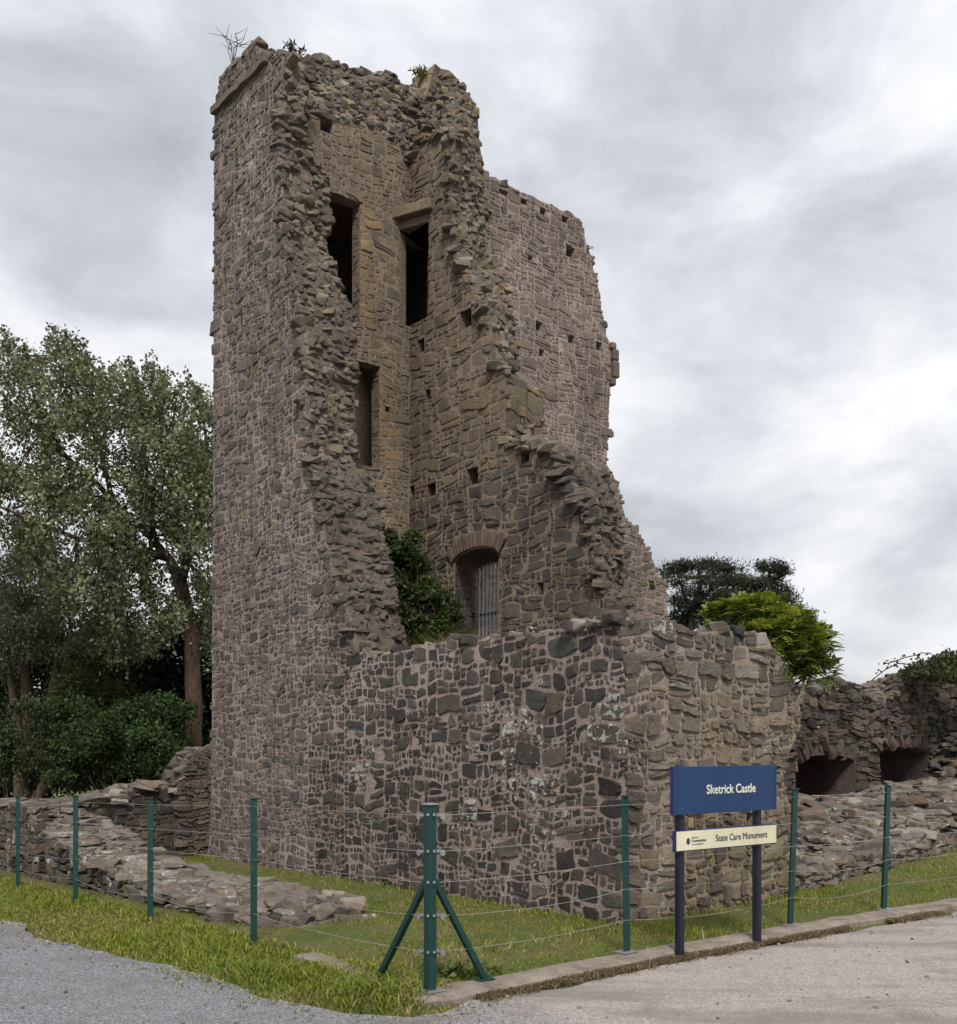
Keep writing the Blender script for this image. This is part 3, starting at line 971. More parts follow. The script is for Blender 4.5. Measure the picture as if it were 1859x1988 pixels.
# larger facing stones left standing along both arrises of the break
for curve, xx in ((front_b, 0.09), (back_b, TW - 0.10)):
    z = curve[0][1] - 0.1
    while z > curve[-1][1] + 0.1:
        y = at_height(curve, z)
        L = random.uniform(0.14, 0.28)
        hh = random.uniform(0.06, 0.16)
        xq = xx if xx < 0.2 else XI(z) - 0.10
        v, f = rock((xq + random.uniform(-0.02, 0.02), y + 0.12 - random.uniform(0, 0.05), z), (random.uniform(0.16, 0.24), L * 1.2, hh * 1.15), rot3(random.gauss(0, 0.15), random.gauss(0, 0.08), random.gauss(0, 0.12)))
        cst.add(west, v, f, jit(random.choice(GREYS + BROWN), 0.2), 0.3 * random.random(), False)
        z -= hh * random.uniform(0.95, 1.35)
def cap_row(part, pts, size, cols, lich=0.25, drop=0.02, step=0.8, flat=0.62, sway=0.05, yaw=None):
    """a ragged row of loose stones along a wall top; pts are castle-local points"""
    pts = [Vector(p) for p in pts]
    acc = 0.0
    for p, q in zip(pts, pts[1:]):
        L = (q - p).length
        while acc < L:
            s = random.uniform(*size)
            c = p.lerp(q, acc / L)
            d = math.atan2(q.y - p.y, q.x - p.x)
            hh = s * random.uniform(flat * 0.7, flat * 1.3)
            v, f = rock(c + Vector((random.gauss(0, sway * 0.5), random.gauss(0, sway * 0.5), hh * 0.25 - drop)), (s * 1.25, s * random.uniform(0.8, 1.2), hh), rot3(d + random.gauss(0, 0.3), random.gauss(0, 0.14), random.gauss(0, 0.14)))
            cst_cur.add(part, v, f, jit(random.choice(cols), 0.2), lich * random.uniform(0.3, 1.6), False)
            acc += s * random.uniform(step * 0.8, step * 1.25)
        acc -= L
for off in (0.10, 0.32, 0.55, 0.76):
    cap_row(west, [(off, y, low_top(y)) for y in low_y], (0.12, 0.25), BASALT + GREYS, 0.4, 0.04, 0.75)
cap_row(west, [(0.12, y, z - 0.04) for y, z in w_top], (0.14, 0.26), BROWN + GREYS, 0.3, 0.02)
cap_row(west, [(0.4, y + 0.05, min(z - 0.10, 11.7)) for y, z in w_top], (0.14, 0.26), BROWN + GREYS, 0.3, 0.02)

# north wall ------------------------------------------------------------
n_out = [(1487, 1235), (1500, 1262), (1525, 1290), (1552, 1335), (1556, 1370), (1557, 1397), (1546, 1438), (1533, 1464), (1518, 1501), (1522, 1530), (1535, 1560), (1530, 1615), (1536, 1700), (1540, 1760)]
NB = [on_y(*p, 0.0) for p in n_out]
nzs = list(np.linspace(NB[0][1], NB[-1][1], 22))
NBm = monotone([(x, z) for x, z in NB])
n_edge = [(at_height(NBm, z) + jz(z, 9) * 1.5, z) for z in nzs]
n_back = [(at_height(NBm, z) - 0.22 + jz(z, 13) * 2.2, z) for z in nzs]
def n_top(x): return LOW + 0.03 + 0.03 * math.sin(x * 4.0 + 1) - 0.03 * max(0, x - 1.7)
n_x = list(np.linspace(0.0, NB[0][0] - 0.08, 9))
front = [(0, 0, -0.5)] + [(x, 0, n_top(x)) for x in n_x] + [(x, 0, z) for x, z in n_edge] + [(n_edge[-1][0], 0, -0.5)]
back = [(0, TN, -0.5)] + [(x, TN, n_top(x)) for x in n_x] + [(x, TN, z) for x, z in n_back] + [(n_back[-1][0], TN, -0.5)]
hx, hz_ = on_y(1458, 1597, 0.0)
me = cut(loft(front, back), [box(hx, 0.2, hz_, 0.13, 0.9, 0.20)])
# the two low walls meet at the corner: the north wall starts behind the west one's face
for vtx in me.vertices:
    if vtx.co.x < 0.02: vtx.co.x = 0.015
    if vtx.co.y < 0.01: vtx.co.y = 0.004
north = obj('north_wall', me, M['mortar_n'], castle)
outline_n = [(p[0], p[2]) for p in front]
low_n = [on_y(*p, 0.0) for p in ((1360, 1690), (1400, 1710), (1450, 1700), (1345, 1730), (1400, 1580), (1480, 1640))]
def pal_n(x, z, r):
    if z > LOW - 0.55: c = jit(random.choice(GREYS[:4] + BASALT[3:]), 0.15)
    elif z < 0.95 and x > 0.75: c = tuple(0.85 * q for q in jit(random.choice(TAN), 0.25))
    else:
        c = blend(jit(random.choice(BROWN + BASALT[3:]), 0.2), (0.26, 0.215, 0.16), random.uniform(0.2, 0.8))
    if x < 0.35: c = blend(jit(random.choice(BASALT[3:] + TAN[2:4]), 0.2), (0.2, 0.16, 0.13), 0.2)
    return c, (0.15 + (0.5 if random.random() < 0.06 else 0.0))
lv_n = [(0.13, 0.3, 0.86), (0.10, 1.0, 0.84), (0.065, 1.6, 0.84), (0.035, 1.2, 0.9)]
masonry(cst, north, outline_n, lambda a, b, h: Vector((a, -h, b)), pal_n, lv_n, 1.35, (0.012, 0.045), (0.000, 0.05), holes=[(hx - 0.07, hx + 0.07, hz_ - 0.11, hz_ + 0.11)], lims=(-0.012, 4.0, -0.35, 4.0))
for off in (0.10, 0.34, 0.6):
    cap_row(north, [(x, off, n_top(x)) for x in n_x], (0.12, 0.25), GREYS + BASALT, 0.35, 0.04, 0.75)
# torn end of the north wall
for k in range(420):
    s, t = random.random(), random.random()
    i = min(len(n_edge) - 2, int(s * (len(n_edge) - 1)))
    p = Vector((n_edge[i][0], 0, n_edge[i][1])).lerp(Vector((n_back[i][0], TN, n_back[i][1])), t)
    L = random.uniform(0.07, 0.22)
    v, f = rock(p + Vector((random.uniform(-0.10, 0.01), 0.04, 0)), (L, L * random.uniform(0.6, 1.1), L * random.uniform(0.3, 0.6)), rot3(random.uniform(0, 3), random.gauss(0, 0.2), random.gauss(0, 0.2)))
    cst.add(north, v, f, jit(random.choice(BROWN + TAN + GREYS), 0.2), 0.15, False)

# cross wall (the thick block behind the collapsed corner) ---------------
face_top = [(545, 236), (575, 234), (621, 222), (650, 226), (678, 234), (710, 240), (740, 250), (770, 275), (790, 292), (803, 300)]
sil = [(548, 122), (571, 127), (584, 121), (612, 122), (628, 113), (643, 124), (671, 130), (676, 141), (693, 137), (700, 147), (718, 140), (728, 147), (742, 140), (761, 141), (766, 155), (778, 148), (800, 156)]
YT = 7.0
ft = [on_y(*p, S1) for p in face_top]
st = [on_y(*p, YT) for p in sil]
xa, xb = 0.24, TS
XM = 3.75
grid_x = list(np.linspace(xa, xb, 14))
def curve_at(pts, x):
    pts = sorted(pts)
    if x <= pts[0][0]: return pts[0][1]
    for (x0, z0), (x1, z1) in zip(pts, pts[1:]):
        if x0 <= x <= x1: return lerp(z0, z1, (x - x0) / max(1e-6, x1 - x0))
    return pts[-1][1]
prof_f = [(x, S1, curve_at(ft, x)) for x in grid_x]
prof_m = [(x, YT, curve_at(st, x)) for x in grid_x]
fr = [(xa, S1, 1.5)] + prof_f + [(XM, S1, prof_f[-1][2] - 0.3), (XM, S1, 1.5)]
YM = YX - 0.04
bk = [(xa, YM, 1.5)] + [(x, YM, z - 0.35) for x, _, z in prof_m] + [(XM, YM, prof_m[-1][2] - 0.5), (XM, YM, 1.5)]
md = [(xa, YT, 1.5)] + prof_m + [(XM, YT, prof_m[-1][2] - 0.12), (XM, YT, 1.5)]
def loft3(A, B, C):
    bm = bmesh.new()
    R_ = [[bm.verts.new(p) for p in q] for q in (A, B, C)]
    n = len(A)
    fill(bm, R_[0], A)
    fill(bm, R_[2], C)
    for k in range(2):
        for i in range(n):
            j = (i + 1) % n
            bm.faces.new((R_[k][i], R_[k + 1][i], R_[k + 1][j]))
            bm.faces.new((R_[k][i], R_[k + 1][j], R_[k][j]))
    bmesh.ops.recalc_face_normals(bm, faces=bm.faces[:])
    m_ = bpy.data.meshes.new('solid')
    bm.to_mesh(m_)
    bm.free()
    return m_
def rect_y(px0, py0, px1, py1, yl):
    x0, z1 = on_y(px0, py0, yl)
    x1, z0 = on_y(px1, py1, yl)
    return x0, x1, z0, z1
oA = rect_y(634, 395, 700, 628, S1)
oA = (oA[0], oA[1], oA[2], on_y(668, 384, S1)[1])
oC = rect_y(686, 697, 738, 910, S1)
oH = rect_y(622, 226, 646, 262, S1)
oS = rect_y(748, 788, 758, 802, S1)
# doorway set across the inner corner
dl = on_y(775, 540, S1)[0]
dr = on_x(833, 540, TS)[0]
zd0, zd1 = on_y(790, 632, S1)[1], on_y(790, 452, S1)[1]
corner = Vector((TS, S1, 0))
pl, pr = Vector((dl, S1, 0)), Vector((TS, dr, 0))
dd = (pr - pl).normalized()
nn_ = Vector((-dd.y, dd.x, 0))
if nn_.dot(corner - pl) < 0: nn_ = -nn_
def prism(pts, z0, z1):
    n = len(pts)
    v = [Vector((p[0], p[1], z0)) for p in pts] + [Vector((p[0], p[1], z1)) for p in pts]
    f = [tuple(range(n - 1, -1, -1)), tuple(range(n, 2 * n))] + [(i, (i + 1) % n, n + (i + 1) % n, n + i) for i in range(n)]
    return v, f
a_, b_ = pl - nn_ * 0.5, pr - nn_ * 0.5
door_cut = prism([a_, b_, b_ + nn_ * 1.30, a_ + nn_ * 1.30], zd0, zd1)
def boxr(r, y0, y1):
    return box((r[0] + r[1]) / 2, (y0 + y1) / 2, (r[2] + r[3]) / 2, r[1] - r[0], y1 - y0, r[3] - r[2])
door_wide = prism([pl - dd * 0.55 + nn_ * 0.2, pr + dd * 0.05 + nn_ * 0.2, pr + dd * 0.05 + nn_ * 0.9, pl - dd * 0.55 + nn_ * 0.9], zd0 + 0.01, zd1 - 0.01)  # unseen widening behind the door, added to keep the doorway dark
me = loft3(fr, md, bk)
# opening A has a sloping head: built as a prism along y
ax0, az0 = on_y(634, 363, S1)
ax1, az1 = on_y(700, 404, S1)
headA = (az0 + az1) / 2 + 0.02
cutA = box((oA[0] + oA[1]) / 2, S1 + 0.15, (oA[2] + headA) / 2, oA[1] - oA[0], 1.4, headA - oA[2])
# unseen chamber inside the block, hollowed out to darken the three openings
room = box((1.02 + 3.62) / 2, (S1 + 0.22 + YM - 0.15) / 2, (oC[2] + 0.03 + headA + 0.2) / 2, 2.6, YM - 0.15 - S1 - 0.22, headA + 0.2 - oC[2] - 0.03)
me = cut(me, [room, cutA, boxr(oC, S1 - 0.7, S1 + 0.9), boxr(oH, S1 - 0.3, S1 + 0.5), boxr(oS, S1 - 0.3, S1 + 0.4), door_cut, door_wide])
cross = obj('cross_wall', me, M['mortar_in'], castle)
outline_c = [(p[0], p[2]) for p in fr[:-2]] + [(TS, prof_f[-1][2]), (TS, 1.5)]
def pal_in(x, z, r):
    c = blend(jit(random.choice(BROWN + BASALT[3:]), 0.2), (0.235, 0.182, 0.128), random.uniform(0.25, 0.7))
    return c, 0.08
def pal_c(x, z, r):
    c, l = pal_in(x, z, r)
    for q in (oA, oC):
        if 0 < x - q[1] < 0.28 and q[2] < z < q[3]: c = blend(c, (0.30, 0.20, 0.09), random.uniform(0.2, 0.75))
    return c, l
lv_in = [(0.125, 0.3, 0.86), (0.09, 1.0, 0.82), (0.058, 1.8, 0.82), (0.033, 1.2, 0.9)]
hA = (oA[0] - 0.5, oA[1], oA[2], headA)
hC = (oC[0] - 0.3, oC[1], oC[2], oC[3])
masonry(cst, cross, outline_c, lambda a, b, h: Vector((a, S1 - h, b)), pal_c, lv_in, 1.5, (0.014, 0.034), (0.002, 0.018), holes=[hA, hC, oH, oS, (dl, TS + 1, zd0, zd1 + 0.32)], lims=(0.26, TS - 0.004, 1.5, 13))
for r_ in (hA, hC):
    masonry(cst, cross, [(S1, r_[2]), (S1 + 0.22, r_[2]), (S1 + 0.22, r_[3]), (S1, r_[3])], lambda a, b, h: Vector((r_[1] - h, a, b)), pal_in, [(0.13, 0, 0)], 1.4, (0.012, 0.03), (0.0, 0.014), lims=(S1 + 0.01, S1 + 0.21, r_[2], r_[3]))
# rubble slope from the top of the face back to the skyline
for k in range(700):
    i = random.randrange(len(prof_f) - 1)
    s, t = random.random(), random.random()
    p = Vector(prof_f[i]).lerp(Vector(prof_f[i + 1]), s).lerp(Vector(prof_m[i]).lerp(Vector(prof_m[i + 1]), s), t)
    L = random.uniform(0.07, 0.23)
    v, f = rock(p + Vector((0, 0.02, -0.02)), (L, L * random.uniform(0.6, 1), L * random.uniform(0.35, 0.7)), rot3(random.uniform(0, 3), random.gauss(0, 0.25), random.gauss(0, 0.25)))
    cst.add(cross, v, f, jit(random.choice(GREYS + BROWN + TAN[2:]), 0.22), 0.15, False)
prof_m2 = prof_m + [(2.7, YT, prof_m[-1][2] - 0.14)]
slope_z = lambda y: lerp(prof_f[-1][2], prof_m[-1][2], (y - S1) / (YT - S1))
for yy in (6.72, 6.86): cap_row(cross, [(2.3, yy, slope_z(yy) - 0.05), (3.2, yy, slope_z(yy) - 0.15)], (0.10, 0.22), GREYS + BROWN, 0.2, 0.0, 0.7, 0.75)
for k in range(150):
    L = random.uniform(0.08, 0.22)
    yq = random.uniform(S1 - 0.02, YT)
    v, f = rock((random.uniform(2.25, 3.2), yq, slope_z(yq) - random.uniform(0.02, 0.12)), (L, L * 0.8, L * 0.5), rot3(random.uniform(0, 3), random.gauss(0, 0.2), random.gauss(0, 0.2)))
    cst.add(cross, v, f, jit(random.choice(GREYS + BROWN), 0.2), 0.1, False)
cap_row(cross, prof_m2, (0.10, 0.20), GREYS + BROWN, 0.2, 0.02, 0.62, 0.75)
cap_row(cross, [(x, y + 0.35, z - 0.12) for x, y, z in prof_m], (0.12, 0.27), GREYS + BROWN, 0.2, 0.0)

# stepped stone lintel across the inner corner
def across(zc, hgt, ext, fwd, thick, name):
    a, b = pl - dd * ext, pr + dd * ext
    q0, q1 = a - nn_ * fwd, b - nn_ * fwd
    v, f = prism([q0, q1, q1 + nn_ * thick, q0 + nn_ * thick], zc - hgt / 2, zc + hgt / 2)
    bm = bmesh.new()
    vs = [bm.verts.new(p) for p in v]
    for q in f: bm.faces.new([vs[i] for i in q])
    bmesh.ops.bevel(bm, geom=bm.edges[:], offset=0.012, segments=1, affect='EDGES')
    bmesh.ops.recalc_face_normals(bm, faces=bm.faces[:])
    bm.verts.index_update()
    b_ = Buf()
    b_.add([x.co.copy() for x in bm.verts], [tuple(x.index for x in q.verts) for q in bm.faces], (0.20, 0.155, 0.105, 0.0))
    bm.free()
    return buf_obj(name, b_, M['stone'], castle)
across(zd1 + 0.065, 0.13, 0.14, 0.0, 0.7, 'lintel')
across(zd1 + 0.215, 0.16, 0.10, 0.12, 0.7, 'lintel')

# spine wall ------------------------------------------------------------
s_face = [(803, 300), (830, 278), (858, 262), (885, 268), (881, 301), (884, 326), (877, 354), (874, 388), (880, 413), (886, 448), (898, 488), (905, 526), (914, 557), (932, 592), (952, 612), (955, 645), (961, 690), (983, 724), (982, 793), (980, 841), (980, 866)]
s_low = [(1000, 862), (1035, 858), (1068, 866), (1094, 888), (1101, 926), (1128, 952), (1145, 980), (1150, 1012), (1158, 1055), (1166, 1090), (1170, 1120), (1177, 1155), (1183, 1205)]
SF = [on_x(*p, TS) for p in s_face]
SL = [on_x(*p, TS) for p in s_low]
s_back = [(803, 158), (840, 158), (876, 150), (917, 191), (928, 226), (931, 276), (938, 320), (942, 348), (936, 388), (940, 417), (939, 463), (943, 504), (972, 529), (984, 563), (994, 601), (997, 636), (1001, 670), (1004, 712), (1056, 759), (1055, 813), (1054, 858)]
s_back_low = [(1062, 860), (1080, 864), (1110, 880), (1140, 900), (1179, 929), (1189, 963), (1200, 1000), (1208, 1032), (1212, 1070), (1213, 1110), (1216, 1140), (1228, 1180), (1245, 1212)]
TSB = TS + THS
SBk = [on_x(*p, TSB) for p in s_back]
SBl = [on_x(*p, TSB) for p in s_back_low]
fr = [(TS, S1 + 0.02, 1.4), (TS, S1 + 0.02, SF[0][1])] + [(TS, y, z) for y, z in SF] + [(TS, y, z) for y, z in SL] + [(TS, SL[-1][0] - 0.05, 1.4)]
bk = [(TSB, S1 + 0.4, 1.4), (TSB, S1 + 0.4, SBk[0][1])] + [(TSB, y, z) for y, z in SBk] + [(TSB, y, z) for y, z in SBl] + [(TSB, SBl[-1][0] - 0.05, 1.4)]
# barred window with an arched head
wy1, wzt = on_x(884, 1083, TS)
wy0, _ = on_x(969, 1083, TS)
wz0 = on_x(920, 1262, TS)[1]
wzt = on_x(925, 1085, TS)[1]
wtop = on_x(925, 1066, TS)[1]
wc = (wy0 + wy1) / 2
ww = wy1 - wy0
def arch_profile(n=10, grow=0.0):
    pts = [(wy0 - grow, wz0), (wy1 + grow, wz0)]
    rise = wtop - wzt
    for k in range(n + 1):
        t = math.pi * k / n
        pts.append((wc + math.cos(t) * (ww / 2 + grow), wzt + math.sin(t) * (rise + grow)))
    return pts
ap = arch_profile()
n = len(ap)
# splayed: wide inside, narrower at the outer face
oy1, oy0 = on_x(929, 1150, TSB)[0], on_x(996, 1150, TSB)[0]
oc, ok_ = (oy0 + oy1) / 2, (oy1 - oy0) / ww
ex_ = 0.3 / THS
def wcut(y, z, q):            # q = 0 at the inner face, 1 at the outer
    return Vector((TS + q * THS, lerp(y, oc + (y - wc) * ok_, q), wz0 + (z - wz0) * lerp(1.0, 0.97, q)))
vcut = [wcut(y, z, -ex_) for y, z in ap] + [wcut(y, z, 1 + ex_) for y, z in ap]
fcut = [tuple(range(n - 1, -1, -1)), tuple(range(n, 2 * n))] + [(i, (i + 1) % n, n + (i + 1) % n, n + i) for i in range(n)]
def hole_x(px, py, w, h, xl):
    y1, z1 = on_x(px - w / 2, py - h / 2, xl)
    y0, z0 = on_x(px + w / 2, py + h / 2, xl)
    return min(y0, y1), max(y0, y1), min(z0, z1), max(z0, z1)
s_holes = [hole_x(*h, TS) for h in ((905, 619, 22, 24), (818, 671, 13, 20), (831, 766, 10, 16), (797, 955, 17, 15), (838, 951, 17, 19), (918, 925, 22, 26), (1020, 888, 16, 15), (868, 1066, 9, 11), (1051, 1143, 10, 22))]
cuts = [(vcut, fcut)] + [box(TS + 0.1, (h[0] + h[1]) / 2, (h[2] + h[3]) / 2, 0.8, h[1] - h[0], h[3] - h[2]) for h in s_holes] + [door_cut]
me = cut(loft(fr, bk), cuts)
torn(me, 'mortar_in', lambda c, n: abs(n.x) < 0.75 and TS + 0.02 < c.x and n.y < 0.2)
spine = obj('spine_wall', me, None, castle)
outline_s = [(p[1], p[2]) for p in fr]
def pal_s(y, z, r):
    if z < 5.4:
        c = blend(jit(random.choice(BASALT), 0.2), (0.15, 0.115, 0.095), random.uniform(0.05, 0.5))
        return c, 0.08
    c = blend(jit(random.choice(BROWN + BASALT[3:]), 0.2), (0.225, 0.172, 0.118), random.uniform(0.25, 0.75))
    if y < 4.9 and random.random() < 0.4: c = blend(c, (0.235, 0.175, 0.10), 0.5)
    return c, 0.06
lv_s = [(0.14, 0.3, 0.86), (0.10, 1.0, 0.82), (0.062, 1.8, 0.82), (0.035, 1.3, 0.9)]
masonry(cst, spine, outline_s, lambda a, b, h: Vector((TS - h, a, b)), pal_s, lv_s, 1.5, (0.014, 0.036), (0.002, 0.022), holes=s_holes + [(wy0 - 0.02, wy1 + 0.02, wz0, wtop + 0.26), (dr, S1 + 1, zd0, zd1 + 0.32)], lims=(-1, S1 - 0.004, 1.4, 13))
def pair_band(O, I, n, cols, size, **kw):
    m = min(len(O), len(I))
    scatter_band(spine, O[:m], I[:m], TS, TSB, n, cols, size, **kw)
up = [i for i in range(3, 17)]
pair_band([SF[i] for i in up], [SBk[i] for i in up], 800, TAN + TAN + GREYS, (0.07, 0.19), push=0.015, flat=0.5)
pair_band(SF[:4], SBk[:4], 330, GREYS + TAN, (0.08, 0.21), push=0.02, flat=0.5)
pair_band(SL, SBl, 850, GREYS + BROWN, (0.07, 0.22), push=0.015, flat=0.42)
pair_band(SF[16:18], SBk[16:18], 40, TAN + GREYS, (0.10, 0.24), push=0.05)
pair_band(SF[19:] + SL[:2], SBk[19:] + SBl[:2], 40, GREYS + TAN, (0.10, 0.22), push=0.03)
# dressed jamb above the ledge
zt_, zb_ = SF[17][1] - 0.03, SF[19][1] - 0.05
jy = lambda z: at_height([SF[17], SF[18], SF[19]], z)
jyb = lambda z: at_height([SBk[17], SBk[18], SBk[19]], z)
masonry(cst, spine, [(0, zb_), (1, zb_), (1, zt_), (0, zt_)], lambda a, b, h: Vector((TS + a * THS, lerp(jy(b), jyb(b), a) - h, b)), lambda a, b, r: (jit(random.choice([(0.21, 0.165, 0.105), (0.185, 0.145, 0.098), (0.16, 0.13, 0.095), (0.23, 0.18, 0.12)]), 0.15), 0.05), [(0.17, 0, 0)], 1.6, (0.014, 0.03), (0.0, 0.022), lims=(0.01, 0.99, zb_, zt_))
# arch ring of thin slabs round the window head
rise = wtop - wzt
for k in range(19):
    t = math.pi * (0.04 + 0.92 * k / 18)
    cy, cz = wc + math.cos(t) * (ww / 2 + 0.02), wzt + math.sin(t) * (rise + 0.02)
    ang = math.atan2(math.sin(t) * 1.2 + 0.5, math.cos(t) * 0.55)
    L = random.uniform(0.20, 0.26)
    rt = Matrix.Rotation(ang, 3, 'X')
    v, f = bevel_box(TS + 0.07, cy + math.cos(ang) * L / 2, cz + math.sin(ang) * L / 2, 0.22 + random.uniform(0, 0.02), L, random.uniform(0.038, 0.052), 0.006, rt)
    o = obj('voussoir', mesh_from('voussoir', v, f, [jit((0.16, 0.115, 0.09), 0.2) + (0.05,)] * len(v)), M['stone'], spine)
masonry(cst, spine, [(0.0, wz0), (1.0, wz0), (1.0, wzt), (0.0, wzt)], lambda a, b, h: wcut(wy1, b, a) + Vector((0, -h, 0)), lambda a, b, r: (jit(random.choice(BASALT), 0.2), 0.05), [(0.15, 0, 0)], 1.6, (0.02, 0.04), (0.0, 0.014), lims=(0.01, 0.97, wz0, wzt))
# iron grille in the window, near the outer face
gr = bpy.data.objects.new('window_grille', None)
COL.objects.link(gr)
gr.parent = castle
gx = TSB - 0.10
for k in range(6):
    px = 931 + k * 7.0
    y, _ = on_x(px, 1150, gx)
    zt2 = wzt + 0.06
    v, f = tube([(gx, y, wz0 - 0.1), (gx, y, zt2 + 0.05)], 0.013, 8)
    obj('bar', mesh_from('bar', v, f), M['bar'], gr)
for zz in (on_x(945, 1192, gx)[1],):
    v, f = box(gx + 0.02, on_x(948, 1150, gx)[0], zz, 0.008, 0.5, 0.035)
    obj('cross_bar', mesh_from('cross_bar', v, f), M['navy_paint'], gr)

# back wall -------------------------------------------------------------
b_sil = [(880, 322), (930, 330), (945, 342), (962, 343), (972, 352), (985, 356), (1000, 368), (1020, 376), (1035, 380), (1050, 390), (1072, 398), (1090, 408), (1110, 416), (1128, 426), (1133, 445), (1139, 475), (1150, 500), (1152, 522), (1160, 540), (1163, 570), (1168, 600), (1172, 625), (1178, 652), (1186, 668), (1186, 742), (1183, 793), (1180, 850), (1179, 902), (1191, 922), (1203, 950), (1211, 991), (1218, 1014), (1237, 1028), (1257, 1066), (1274, 1100), (1286, 1125), (1295, 1151), (1298, 1202), (1300, 1260)]
BS = [on_y(*p, YB) for p in b_sil]
BS = [(max(x, TSB - 0.3), z) for x, z in BS]
fr = [(TSB - 0.3, YB, 0.2)] + [(x, YB, z) for x, z in BS] + [(BS[-1][0], YB, 0.2)]
bk = [(TSB - 0.3, YX, 0.2)] + [(x + 0.0, YX, z) for x, z in BS] + [(BS[-1][0], YX, 0.2)]
def hole_y(px, py, w, h, yl):
    x0, z1 = on_y(px - w / 2, py - h / 2, yl)
    x1, z0 = on_y(px + w / 2, py + h / 2, yl)
    return x0, x1, z0, z1
b_holes = [hole_y(*h, YB) for h in ((949, 420, 13, 30), (978, 373, 18, 18), (1018, 391, 13, 18), (1055, 411, 12, 20), (1097, 426, 12, 18), (1030, 501, 9, 14), (1108, 489, 17, 29), (1047, 633, 13, 24), (1110, 658, 13, 22), (1164, 672, 12, 22), (1052, 685, 10, 18), (1266, 1137, 9, 18))]
me = cut(loft(fr, bk), [boxr(h, YB - 0.4, YB + 0.5) for h in b_holes])
backw = obj('south_wall', me, M['mortar_w'], castle)
outline_b = [(p[0], p[2]) for p in fr]
def pal_b(x, z, r):
    c = blend(jit(random.choice(BASALT[3:] + BROWN), 0.2), (0.25, 0.198, 0.165), random.uniform(0.25, 0.75))
    return c, 0.10 + 0.4 * (random.random() < 0.04)
lv_b = [(0.13, 0.3, 0.86), (0.10, 1.0, 0.82), (0.065, 1.8, 0.82), (0.038, 1.2, 0.9)]
masonry(cst, backw, outline_b, lambda a, b, h: Vector((a, YB - h, b)), pal_b, lv_b, 1.5, (0.014, 0.036), (0.002, 0.022), holes=b_holes, lims=(TSB - 0.2, 20, 2.0, 13))
cap_row(backw, [(x, YB + 0.12, z - 0.03) for x, z in BS[:24]], (0.14, 0.28), GREYS + BROWN, 0.2, 0.03, 0.85, 0.7)
cap_row(backw, [(x - 0.06, YB + 0.12, z - 0.02) for x, z in BS[27:38]], (0.14, 0.30), GREYS + BROWN, 0.25, 0.03, 0.6, 0.6)
cap_row(backw, [(x - 0.02, YB + 0.45, z - 0.02) for x, z in BS[27:38]], (0.14, 0.30), GREYS + BROWN, 0.25, 0.03, 0.7, 0.6)
# remains of a corbelled turret on the far corner
cx0, cz0 = on_y(1190, 735, YB)
crb = bpy.data.objects.new('corbel', None)
COL.objects.link(crb)
crb.parent = castle
tz = [(1186, 742, 12, 16), (1191, 718, 17, 34), (1190, 690, 17, 24), (1186, 672, 14, 14)]
for px, py, w, h in tz:
    x, z = on_y(px, py, YB)
    k = 19.6 / FPX
    v, f = bevel_box(x + 0.02, YB + 0.16, z, w * k, 0.5, h * k - 0.01, 0.03)
    obj('corbel_stone', mesh_from('corbel_stone', v, f, [jit((0.165, 0.13, 0.105), 0.15) + (0.1,)] * len(v)), M['stone'], crb)

# earth fill inside the collapsed chamber
me = loft([(0.7, 0.6, 0.2), (0.7, 7.0, 0.2), (TS + 0.2, 7.0, 0.2), (TS + 0.2, 0.6, 0.2)], [(0.7, 0.6, 2.38), (0.7, 7.0, 2.45), (TS + 0.2, 7.0, 2.5), (TS + 0.2, 0.6, 2.40)])
obj('chamber_floor', me, M['mortar_r'], castle)
cst.emit(300, M['stone'])

# ------------------------------------------------------------------ low ruins round the tower
def ruin(name, label, limit, build):
    global cst_cur
    t = thing(name, label, 'ruined wall', CC, PHI)
    s = Stones(Matrix.Translation(CC) @ Matrix.Rotation(PHI, 4, 'Z'))
    cst_cur = s
    build(t, s)
    s.emit(limit, M['stone'])
    return t
def lgz(x, y):
    p = l2w(x, y)
    return gz(p.x, p.y)
M['mortar_p'] = mortar_material('pale_ruin_mortar', (0.24, 0.20, 0.172), (0.205, 0.172, 0.15), (0.15, 0.125, 0.105))
def slab_field(s, part, x0, x1, y0, y1, hfun, n, size, cols, lich, flat=0.35, keep=None, tilt=0.1, yaw=None, sink=(-0.15, 0.28)):
    for _ in range(n):
        x, y = random.uniform(x0, x1), random.uniform(y0, y1)
        if keep and not keep(x, y): continue
        L = random.uniform(*size) * random.choice((0.7, 1, 1, 1.3))
        hh = L * random.uniform(flat * 0.6, flat * 1.3)
        z = hfun(x, y)
        rz_ = random.uniform(0, math.pi) if yaw is None else yaw + random.gauss(0, 0.4)
        v, f = rock((x, y, z + hh * random.uniform(*sink)), (L * 1.2, L * random.uniform(0.6, 1.0), hh), rot3(rz_, random.gauss(0, tilt), random.gauss(0, tilt)))
        s.add(part, v, f, jit(random.choice(cols), 0.2), lich * random.uniform(0.2, 1.7), False)

